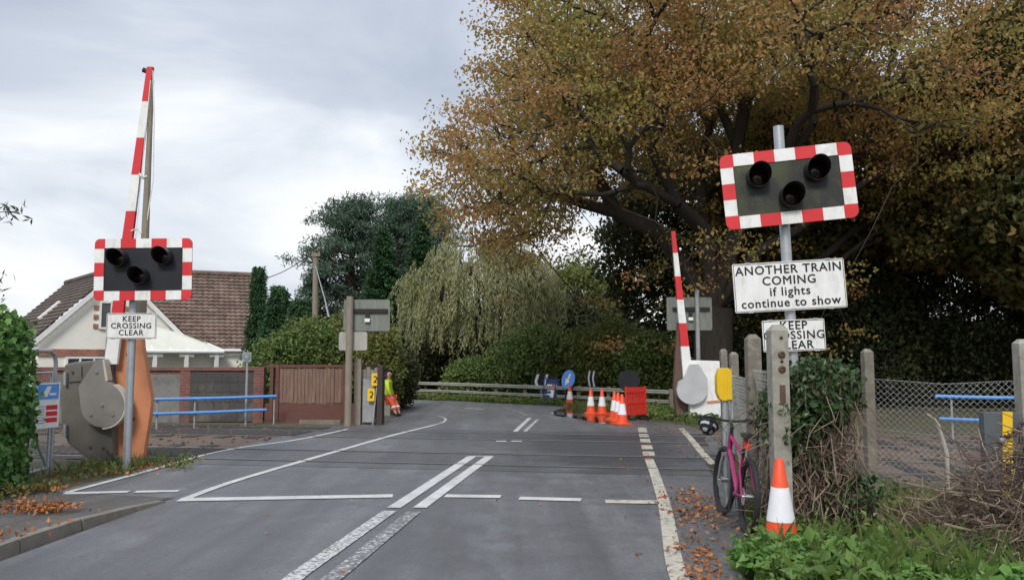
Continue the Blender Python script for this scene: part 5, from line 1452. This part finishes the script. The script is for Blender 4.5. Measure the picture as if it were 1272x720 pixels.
# --- hedge and shrubs behind the crash barrier
G4 = 'shrubs behind the crash barrier'
def pxbush(lab, x0, x1, ytop, Y, mat, seed, depth=1.6, **kw):
    a, b = P(x0, ytop, Y), P(x1, ytop, Y)
    rx = (b.x - a.x) / 2; zt = a.z
    return bush(lab, ((a.x + b.x) / 2, Y + depth * .5, zt * .48), (rx, depth, zt * .54), seed, mat, group=G4, **kw)
pxbush('bright green low shrub left of the hedge on the outside of the bend', 552, 625, 446, 35.5, LEAF_HEDGE, 100, 1.6, n=420, L=.13, W=.09)
pxbush('broad green hedge shrub behind the chevron boards', 612, 722, 409, 33.5, LEAF_HEDGE, 101, 2.0, n=1000, spread=.26, L=.14, W=.09, per=28)
pxbush('yellow-green shrub between the hedge and the big tree', 705, 800, 402, 31.8, LEAF_YEL, 102, 2.0, n=800, spread=.26, L=.15, W=.09, per=26)
pxbush('olive shrub behind the red plastic barrier', 770, 850, 408, 30, LEAF_HEDGE, 103, 1.7, n=600, spread=.25, L=.14, W=.09)
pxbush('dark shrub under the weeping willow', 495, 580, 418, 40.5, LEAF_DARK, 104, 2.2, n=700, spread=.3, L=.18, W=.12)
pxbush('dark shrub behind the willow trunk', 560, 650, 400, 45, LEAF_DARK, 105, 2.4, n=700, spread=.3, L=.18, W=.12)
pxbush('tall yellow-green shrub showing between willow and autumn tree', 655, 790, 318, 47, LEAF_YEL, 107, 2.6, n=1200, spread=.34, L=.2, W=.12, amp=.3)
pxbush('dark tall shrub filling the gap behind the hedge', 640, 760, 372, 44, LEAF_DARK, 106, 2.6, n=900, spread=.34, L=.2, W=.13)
# --- weeping willow: hanging strands
wc = P(598, 440, 40.0); wc.z = 0
rng = np.random.default_rng(31)
t = thing('willow_tree', 'pale grey-green weeping willow with hanging strands behind the bend', 'tree', wc)
zt = P(600, 289, 40).z
top = blob(300, (wc.x, wc.y, zt * .66), (3.5, 3.2, zt * .34), rng, .7, .16, 3)
top = top[top[:, 2] > zt * .42]
segs = grow(top, (wc.x, wc.y, 2.6), (0, 0, 1), .36, rng, .02, .46, 5)
C = []; A = []; ss = []
for p in np.concatenate([top] * 5):
    o = p - np.array([wc.x, wc.y, p[2]]); o /= np.linalg.norm(o) + .01
    ln = rng.uniform(.7, max(.9, min(2.9, p[2] - 1.7))); q = p + rng.normal(size=3) * .3; n = int(ln / .085); sw = rng.normal(size=2) * .1
    prev = q
    for k in range(n):
        s = k / n * ln
        c = q + np.array([o[0] * .5 * min(1, s) + sw[0] * s, o[1] * .5 * min(1, s) + sw[1] * s, .16 * math.sin(min(1, s) * PI) - s])
        if k % 6 == 5: ss.append((prev, c, .006, .005)); prev = c
        for _ in range(2): C.append(c + rng.normal(size=3) * .045); A.append((o[0] * .2, o[1] * .2, -1))
V, Q = frustums(segs + ss, 4)
MB().tube([(wc.x, wc.y, -.3), (wc.x, wc.y, .4), (wc.x + .1, wc.y, 1.5), (wc.x, wc.y, 2.7)], [.55, .42, .38, .36], 12).build('trunk', BARK, t, off=wc)
npmesh('limbs', V, Q, BARK, t, off=wc)
V, Q = leaf_geo(np.array(C), .19, .045, rng, axis=np.array(A), spread=.38, norm_bias=(0, -.3, .3)); npmesh('crown', V, Q, LEAF_WIL, t, off=wc)
print('willow leaves', len(C))
# --- Scots pines and dark conifers
def pine(label, x, y, h, rx, seed, z0=.35, n=44, group='pines left of the willow', xspan=None, trunk_r=.28):
    rng = np.random.default_rng(seed)
    loc = Vector((x, y, 0)); t = thing('pine_tree', label, 'tree', loc, 0, group)
    c = np.array([x, y, 0.])
    MB().tube([(x, y, -.3), (x + .1, y, h * .3), (x - .1, y, h * .65), (x, y, h * .93)], [trunk_r * 1.2, trunk_r, trunk_r * .7, trunk_r * .25], 10).build('trunk', BARKP, t, off=loc)
    pads = []; segs = []
    for k in range(n):
        u = (k + rng.random()) / n; z = h * (z0 + (1 - z0) * u)
        w = rx * (math.sin(PI * min(1, .22 + .8 * u)) ** .7) * rng.uniform(.55, 1.1)
        a = rng.uniform(0, 2 * PI); r_ = w * rng.uniform(.5, 1.0)
        e = np.array([x + r_ * math.cos(a), y + r_ * math.sin(a), z + .12 * r_])
        s = np.array([x, y, max(h * .2, z - .3 * r_ - .2)]); m = (s + e) / 2 + np.array([0, 0, -.1 * r_])
        segs += [(s, m, .07, .05), (m, e, .05, .025)]
        for q in range(9):
            d = e + rng.normal(size=3) * np.array([.55, .55, .16]) * (rx / 3); pads.append(d); segs.append((m * .35 + e * .65, d, .02, .01))
    V, Q = frustums(segs, 5); npmesh('limbs', V, Q, BARKP, t, off=c)
    C = around(np.array(pads), 46, .24 * rx / 2.6, rng, .55)
    V, Q = leaf_geo(C, .26, .06, rng, axis_bias=(0, 0, .5), norm_bias=(0, 0, .4)); npmesh('crown', V, Q, LEAF_PINE, t, off=c)
    return t
a = P(440, 251, 47); pine('tall dark Scots pine left of the willow, crown flat-topped', a.x, 47, a.z, 3.2, 201, .2, 76)
a = P(498, 250, 50); pine('Scots pine close to the left of the willow crown', a.x, 50, a.z, 3.3, 202, .2, 76)
a = P(528, 246, 53); pine('pale tall pine at the right of the pine group, above the willow', a.x, 53, a.z, 3.2, 204, .2, 70)
a = P(398, 335, 44); pine('smaller dark pine behind the utility pole', a.x, 44, a.z, 1.6, 203, .12, 34)
# pine off the left edge; branch tips reach into the photo
pine('pine tree standing out of frame whose branch tips enter at the left edge', -15.3, 19, 6.9, 2.5, 207, .3, 40)
def conifer(label, x, y, h, r, seed, mat=LEAF_CYP, group='conifers beside the house', n=900, L=.13, per=16):
    rng = np.random.default_rng(seed); loc = Vector((x, y, 0))
    u = rng.uniform(0, 1, n) ** 1.25; z = .15 + (h - .15) * u
    a = rng.uniform(0, 2 * PI, n); lay = .8 + .2 * np.sin(z * 7 + a * 2)
    rr = r * (1 - u) ** .8 * lay * rng.uniform(.55, 1.05, n) + .03
    p = np.stack([x + rr * np.cos(a), y + rr * np.sin(a), z - .15 * rr], 1)
    t = thing('conifer', label, 'tree', loc, 0, group); off = np.array(loc)
    MB().tube([(x, y, -.2), (x, y, h * .95)], [.12, .015], 8).build('trunk', BARK, t, off=loc)
    segs = [(np.array([x, y, max(.1, q[2] + .1)]), q, .015, .006) for q in p[::3]]
    V, Q = frustums(segs, 4); npmesh('limbs', V, Q, BARK, t, off=off)
    C = around(p, per, .11, rng, .5)
    out = C - np.array([x, y, 0]); out[:, 2] = -.2
    V, Q = leaf_geo(C, L, L * .38, rng, axis=unit(out), spread=.45); npmesh('crown', V, Q, mat, t, off=off)
a = P(322, 333, 30); conifer('small pointed conifer at the right end of the house roof', a.x, 30, a.z, .55, 301)
a = P(343, 358, 28.5); conifer('broad dark conifer between house and utility pole', a.x + .1, 28.5, a.z, 1.35, 302, n=1500)
a = P(372, 392, 27.5); conifer('low bushy conifer behind the brown board fence', a.x, 27.5, a.z + .5, 1.4, 303, n=1300)
a = P(470, 285, 44); conifer('tall dark conifer between the two pines', a.x + .3, 44, a.z, 2.4, 304, n=2200, L=.2, per=18)
a = P(520, 268, 46.5); conifer('dark conifer at the left shoulder of the willow', a.x + .2, 46.5, a.z, 2.3, 305, n=2200, L=.2, per=18)
G5 = 'shrubs behind the wooden fence'
def fb(lab, x0, x1, yt, Y, m, s, **kw):
    a, b = P(x0, yt, Y), P(x1, yt, Y)
    bush(lab, ((a.x + b.x) / 2, Y, a.z * .52), ((b.x - a.x) / 2, 1.1, a.z * .5), s, m, group=G5, **kw)
fb('dark green shrub behind the middle of the board fence', 352, 425, 398, 24.2, LEAF_HEDGE, 401, n=560, L=.1, W=.06)
fb('yellow-green shrub behind the far left signal', 400, 482, 388, 25.4, LEAF_YEL, 402, n=620, L=.1, W=.06)
fb('light green shrub leaning past the end of the grey fence', 448, 492, 402, 24.6, LEAF_YEL, 403, n=420, L=.1, W=.06)
fb('dark shrub behind the worker at the fence end', 470, 512, 440, 27.5, LEAF_DARK, 404, n=360, L=.12, W=.08)
fb('low green shrub at the foot of the house roof', 318, 372, 420, 23.6, LEAF_HEDGE, 405, n=420, L=.1, W=.06)
# distant belt of wood behind everything
rng = np.random.default_rng(77); pp = []
for k in range(120):
    x = rng.uniform(-95, 130); y = 80 + rng.uniform(-8, 22) + abs(x) * .1
    pp.append(blob(70, (x, y, 2.6), (5, 4, rng.uniform(2.6, 4.2)), rng, .7, .2))
C = around(np.concatenate(pp), 8, .8, rng, .7); C = C[C[:, 2] > 0]
V, Q = leaf_geo(C, .8, .6, rng); o = npmesh('far_wood', V, Q, LEAF_DARK, off=(0, 80, 0)); o['kind'] = 'stuff'

# --- ivy hedge on the left edge
rng = np.random.default_rng(41)
hd = thing('ivy_hedge', 'clipped bright green ivy hedge at the left edge of the photo', 'hedge', (-7.0, 9.5, 0))
n = 4300; p = []
while len(p) < n:
    q = rng.uniform([-8.3, 8.3, .02], [-6.02, 10.55, 2.28])
    # keep the outer 25 cm of a rounded slab
    cx, cy = -7.22, 9.45
    ex, ey = (abs(q[0] - cx) / 1.2) ** 4 + 0, (abs(q[1] - cy) / 1.15) ** 4; ez = (max(0, q[2] - 1.2) / 1.08) ** 4
    v = ex + ey + ez + .22 * math.sin(q[0] * 6) * math.sin(q[1] * 5 + 1) * math.sin(q[2] * 5)
    if .55 < v < 1.0: p.append(q)
p = np.array(p)
V, Q = leaf_geo(around(p, 8, .06, rng, 1), .085, .07, rng, axis_bias=(.2, -.3, -.7), norm_bias=(.5, -.9, .7)); npmesh('foliage', V, Q, LEAF_IVY, hd, off=(-7, 9.5, 0))
segs = grow(p[::24], (-7.1, 9.5, .02), (0, 0, 1), .09, rng, .008, .42, 8); V, Q = frustums(segs, 4); npmesh('stems', V, Q, TWIG, hd, off=(-7, 9.5, 0))
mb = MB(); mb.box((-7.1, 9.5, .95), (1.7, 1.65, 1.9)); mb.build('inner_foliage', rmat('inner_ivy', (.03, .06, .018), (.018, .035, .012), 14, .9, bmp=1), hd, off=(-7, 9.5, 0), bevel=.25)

# --- ivy-smothered stump beside the sign pole
sc_ = Vector((P(1008, 600, 7.5).x, 7.55, 0))
rng = np.random.default_rng(42)
iv = thing('ivy_shrub', 'ivy clump over tangled dead vines beside the thick concrete post', 'shrub', sc_)
zt = P(1020, 450, 7.5).z
def vine(rng, base, top, n, wob):
    pts = [np.array(base) * (1 - k / n) + np.array(top) * (k / n) + rng.normal(size=3) * wob * math.sin(PI * k / n) for k in range(n + 1)]
    return pts
segs = []; segs2 = []
for i in range(460):
    a = rng.uniform(0, 2 * PI); r_ = rng.uniform(.05, .46); zt_ = rng.uniform(.5, zt - .1)
    b_ = (sc_.x + r_ * 1.05 * math.cos(a), sc_.y + r_ * .7 * math.sin(a), 0); a2 = a + rng.normal() * .8; r2 = r_ * rng.uniform(.6, 1.1)
    t_ = (sc_.x + .02 + r2 * math.cos(a2), sc_.y + r2 * .7 * math.sin(a2), zt_)
    ps = vine(rng, b_, t_, 7, .07); r = rng.uniform(.003, .009)
    (segs if rng.random() < .6 else segs2).extend((ps[k], ps[k + 1], r, r * .9) for k in range(7))
for i in range(260):   # hanging ends and cross strands
    a = rng.uniform(0, 2 * PI); r_ = rng.uniform(.3, .5); z = rng.uniform(.3, 1.35)
    p0 = np.array([sc_.x + r_ * math.cos(a), sc_.y + r_ * .75 * math.sin(a), z]); p1 = p0 + np.array([rng.normal() * .22, rng.normal() * .16, -rng.uniform(.1, .4)])
    m = (p0 + p1) / 2 + rng.normal(size=3) * .07
    (segs if rng.random() < .45 else segs2).extend([(p0, m, .004, .003), (m, p1, .003, .002)])
V, Q = frustums(segs, 4); npmesh('dead_vines', V, Q, TWIG, iv, off=sc_)
V, Q = frustums(segs2, 4); npmesh('pale_vines', V, Q, TWIGP, iv, off=sc_)
MB().tube([(sc_.x, sc_.y + .1, -.1), (sc_.x - .03, sc_.y + .1, .6), (sc_.x, sc_.y + .1, 1.2)], [.16, .13, .1], 10).build('stump', BARK, iv, off=sc_)
tp = np.concatenate([blob(260, (sc_.x + .10, sc_.y, zt - .28), (.40, .36, .25), rng, .7, .4, 3.5), blob(120, (sc_.x - .14, sc_.y - .05, zt - .46), (.32, .34, .22), rng, .7, .3, 3),
                     blob(110, (sc_.x + .28, sc_.y - .05, .28), (.36, .34, .3), rng, .6, .3, 3), blob(50, (sc_.x - .2, sc_.y - .2, .95), (.2, .2, .3), rng, .6, .3, 3)])
V, Q = leaf_geo(around(tp, 9, .06, rng, .8), .06, .046, rng, axis_bias=(0, -.4, -.5), norm_bias=(0, -.7, .9)); npmesh('ivy_leaves', V, Q, LEAF_IVYD, iv, off=sc_)
# --- brush pile, right
bc = Vector((4.42, 6.75, 0)); rng = np.random.default_rng(43)
bp_ = thing('brush_pile', 'pile of dead brown twigs and branches at the right edge', 'brush pile', bc)
segs = []; segs2 = []
for i in range(1700):
    a = rng.uniform(0, PI * 2); r_ = rng.uniform(0, 1) ** .6
    h = 1.0 * (1 - r_ ** 1.6) * rng.uniform(.15, 1)
    c = np.array([bc.x + r_ * 1.1 * math.cos(a), bc.y + r_ * .8 * math.sin(a), h + .04])
    d = rng.normal(size=3); d[2] = d[2] * .45; d /= np.linalg.norm(d); ln = rng.uniform(.2, .9); r = rng.uniform(.002, .007) if i % 14 else rng.uniform(.009, .016)
    ps = vine(rng, c - d * ln / 2, c + d * ln / 2, 4, .045)
    for q in ps: q[2] = max(q[2], .01)
    (segs if rng.random() < .72 else segs2).extend((ps[k], ps[k + 1], r * (1 - .15 * k), r * (.85 - .15 * k)) for k in range(4))
for i in range(230):
    c = np.array([rng.uniform(3.0, 4.6), rng.uniform(5.7, 7.6), rng.uniform(.08, .3)]); d = rng.normal(size=3); d[2] *= .35; d /= np.linalg.norm(d); ln = rng.uniform(.15, .5)
    ps = vine(rng, c - d * ln / 2, c + d * ln / 2, 3, .04); (segs if i % 3 else segs2).extend((ps[k], ps[k + 1], .0035, .0028) for k in range(3))
for (x0, y0, x1, y1, r) in ((1225, 600, 1150, 505, .012), (1240, 640, 1188, 548, .016), (1200, 600, 1165, 545, .01), (1262, 600, 1190, 560, .012)):
    a, b_ = np.array(P(x0, y0, 6.9)), np.array(P(x1, y1, 7.3)); ps = vine(rng, a, b_, 4, .03)
    segs.extend((ps[k], ps[k + 1], r * (1 - .2 * k), r * (.8 - .2 * k)) for k in range(4))
V, Q = frustums(segs, 5); npmesh('dark_twigs', V, Q, TWIG, bp_, off=bc)
V, Q = frustums(segs2, 5); npmesh('pale_twigs', V, Q, TWIGP, bp_, off=bc)
# bare forked branch stuck upright behind the mesh
a = P(1176, 563, 9.6); b_ = P(1165, 527, 9.6); c_ = P(1152, 514, 9.6)
ba = Vector((a.x, a.y, 0)); o = MB().tube([ba - Vector((0, 0, .1)), a, P(1171, 545, 9.6), b_, P(1160, 520, 9.6), c_], [.02, .024, .022, .02, .018, .012], 8)
o = o.build('bare_branch', rmat('bleached_wood', (.48, .43, .36), (.34, .3, .25), 9, .9), off=ba); tag(o, 'pale bare branch sticking up behind the chain-link fence', 'branch')

# --- weeds, grass, litter
def scatter_poly(poly, n, rng):
    xs = [p[0] for p in poly]; ys = [p[1] for p in poly]; out = []
    while len(out) < n:
        x, y = rng.uniform(min(xs), max(xs)), rng.uniform(min(ys), max(ys)); ins = False
        for i in range(len(poly)):
            x1, y1 = poly[i]; x2, y2 = poly[(i + 1) % len(poly)]
            if (y1 > y) != (y2 > y) and x < (x2 - x1) * (y - y1) / (y2 - y1) + x1: ins = not ins
        if ins: out.append((x, y))
    return np.array(out)
def weeds(name, polys, mat, seed, n, h, per, L, W, hump=0):
    rng = np.random.default_rng(seed); C = []
    for poly, k in zip(polys, n):
        p = scatter_poly(poly, k, rng)
        hh = h * (.35 + .65 * rng.random(k)) * (1 + .4 * np.sin(p[:, 0] * 3.1 + seed) * np.cos(p[:, 1] * 2.7))
        for (x, y), q in zip(p, hh):
            z = rng.uniform(.03, 1, per) ** .7 * q + .02
            C.append(np.stack([x + rng.normal(size=per) * .05, y + rng.normal(size=per) * .05, z], 1))
    C = np.concatenate(C)
    V, Q = leaf_geo(C, L, W, rng, axis_bias=(0, -.2, -.35), norm_bias=(0, -.3, 1.3), var=.6); o = npmesh(name, V, Q, mat, off=(0, 0, 0)); o['kind'] = 'stuff'; return o
weeds('nettles', [[(1.72, 5.2), (1.72, 6.3), (2.1, 6.75), (3.6, 6.7), (3.4, 5.2)], [(3.2, 5.6), (3.4, 6.8), (5.2, 6.2), (5.2, 5.2)]], LEAF_NETTLE, 61, [430, 14], .25, 14, .085, .056)
weeds('bramble_leaves', [[(3.1, 5.6), (3.3, 6.9), (5.0, 6.5), (5.0, 5.3)]], LEAF_YEL, 66, [75], .2, 9, .06, .042)
weeds('undergrowth', [[(2.2, 7.0), (2.35, 8.2), (2.75, 8.2), (2.9, 7.0)], [(2.9, 6.5), (3.2, 8.6), (4.6, 8.6), (4.2, 6.2)], [(2.05, 6.7), (2.2, 7.4), (2.4, 7.2), (2.6, 6.7)]], LEAF_HEDGE, 62, [60, 230, 50], .26, 10, .06, .04)
weeds('verge_herbs', [[(3.7, 22.2), (4.4, 20.4), (6, 19.6), (6, 24), (3, 28), (2.9, 25.6)], [(-5.2, 33.4), (-2.4, 32.3), (.12, 29.9), (1.6, 28.8), (3, 28), (.8, 31), (-2, 33.2), (-5, 35.6)]], LEAF_HEDGE, 63, [700, 700], .22, 10, .09, .06)
weeds('weeds', [[(-6.45, 10.5), (-6.3, 13), (-5.6, 12.6), (-5.35, 11.4), (-5.7, 10.8)], [(-5.9, 8.9), (-5.9, 10.3), (-5.65, 10.2), (-5.75, 8.9)], [(-5.05, 11.7), (-5.1, 12.8), (-4.85, 12.6), (-4.8, 11.9)]], LEAF_YEL, 64, [70, 50, 22], .15, 8, .055, .03)
def blades(name, polys, n, h, mat, seed, w=.007):
    rng = np.random.default_rng(seed); V = []; 
    for poly, k in zip(polys, n):
        p = scatter_poly(poly, k, rng)
        for x, y in p:
            hh = h * rng.uniform(.4, 1.1); a = rng.uniform(0, 6.28); lean = rng.normal(size=2) * .35 * hh; c, s = math.cos(a) * w, math.sin(a) * w
            V += [(x - c, y - s, 0), (x + c, y + s, 0), (x + lean[0] * .4 + c * .7, y + lean[1] * .4 + s * .7, hh * .6), (x + lean[0], y + lean[1], hh)]
    n_ = len(V) // 4
    o = npmesh(name, V, np.arange(n_ * 4).reshape(n_, 4), mat, off=(0, 0, 0)); o['kind'] = 'stuff'; return o
blades('dry_grass', [[(2.95, 7.2), (3.0, 9.0), (5.2, 8.8), (4.6, 7.4)], [(2.45, 8.4), (3.3, 12.5), (3.6, 12.5), (2.8, 8.2)], [(3.2, 6.6), (3.3, 7.4), (3.9, 7.4), (3.9, 6.6)]], [700, 700, 260], .34, DRYGRASS, 71, .0045)
blades('grass', [[(2.2, 7.0), (2.4, 8.4), (2.85, 8.2), (2.5, 6.9)], [(-6.4, 10.6), (-6.3, 13.2), (-5.1, 12.9), (-5.3, 11.3)], [(2.9, 8.5), (4.1, 14), (4.4, 14), (5, 9)], [(3.7, 22), (4.5, 18.9), (7, 18.6), (7, 22), (3.2, 25)], [(-5.4, 34.0), (-2.4, 32.2), (.12, 29.8), (1.6, 28.6), (3.0, 24.9), (3.6, 22.1), (4.2, 23), (2.8, 28), (.6, 30.6), (-2, 33)]], [700, 380, 500, 1200, 4200], .22, GRASS, 72, .006)
blades('long_grass', [[(1.75, 5.4), (1.8, 6.4), (2.3, 7.0), (3.1, 6.8), (3.1, 5.4)], [(3.0, 5.6), (3.2, 6.8), (4.4, 6.6), (4.4, 5.6)]], [520, 420], .36, GRASS, 73, .005)
# twining seed-head stalk on the fence top
def litter(polys, n, seed, size=.06):
    rng = np.random.default_rng(seed); P_ = []
    for (cx, cy, rx, ry, k, z) in polys:
        q = rng.normal(size=(k, 2)); P_.append(np.stack([cx + q[:, 0] * rx, cy + q[:, 1] * ry, np.full(k, z) + rng.uniform(0.008, .025, k)], 1))
    C = np.concatenate(P_)
    V, Q = leaf_geo(C, size, size * .62, rng, axis_bias=(0, 0, 0), norm_bias=(0, 0, 2.6)); V[:, 2] = np.maximum(V[:, 2], .0125)
    o = npmesh('fallen_leaves', V, Q, LEAF_LIT, off=(0, 0, 0)); o['kind'] = 'stuff'; return o
def L_(px, py, rx, ry, k, z=0):
    g = G(px, py, z); return (g.x, g.y, rx, ry, k, z)
litter([L_(862, 622, .16, .5, 230), L_(850, 640, .10, .3, 90), L_(868, 690, .10, .35, 130), L_(880, 640, .15, .3, 80), L_(900, 660, .2, .3, 60, .05), L_(875, 715, .1, .2, 90), L_(1120, 620, .4, .3, 60, .05), L_(1150, 700, .6, .4, 60, .12),
        L_(58, 631, .15, .13, 330, .11), L_(38, 607, .2, .2, 160, .05), L_(20, 628, .1, .25, 130, .11), L_(75, 590, .4, .35, 150, .03), L_(130, 585, .4, .25, 150, .03), L_(190, 578, .3, .35, 120, .03), L_(10, 660, .2, .3, 60, .11),
        (-1, 8, 3.5, 3, 26, 0), (1.6, 9, .3, 2.6, 40, 0), (3.3, 12.5, .35, 2, 130, 0), (3.9, 18.6, .5, .5, 140, 0), (-3.9, 22, .5, 1.2, 260, 0), (2.6, 21.6, .7, .8, 120, 0)], 0, 81, .05)
# small clods and the stones of the ballast
rng = np.random.default_rng(91); V = []; Q = []
for _ in range(1500):
    s = rng.uniform(-16, 16); nn_ = rng.uniform(-3.7, 3.7)
    if -5 < s < 3.6: continue
    c = np.array(tk(s, nn_)); r = rng.uniform(.02, .055)
    b0 = len(V)
    for d in ((1, 0, 0), (-1, 0, 0), (0, 1, 0), (0, -1, 0), (0, 0, 1), (0, 0, -1)): V.append(c + np.array(d) * r * rng.uniform(.6, 1.2, 3) + np.array([0, 0, r * .3]))
    for f_ in ((0, 2, 4), (2, 1, 4), (1, 3, 4), (3, 0, 4), (2, 0, 5), (1, 2, 5), (3, 1, 5), (0, 3, 5)): Q.append([b0 + i for i in f_])
o = npmesh('ballast_stones', V, Q, BALLAST, off=(0, 0, 0)); o['kind'] = 'stuff'
for o in list(scene.objects):
    if o.type == 'MESH' and not o.data.materials: print('no mat', o.name)
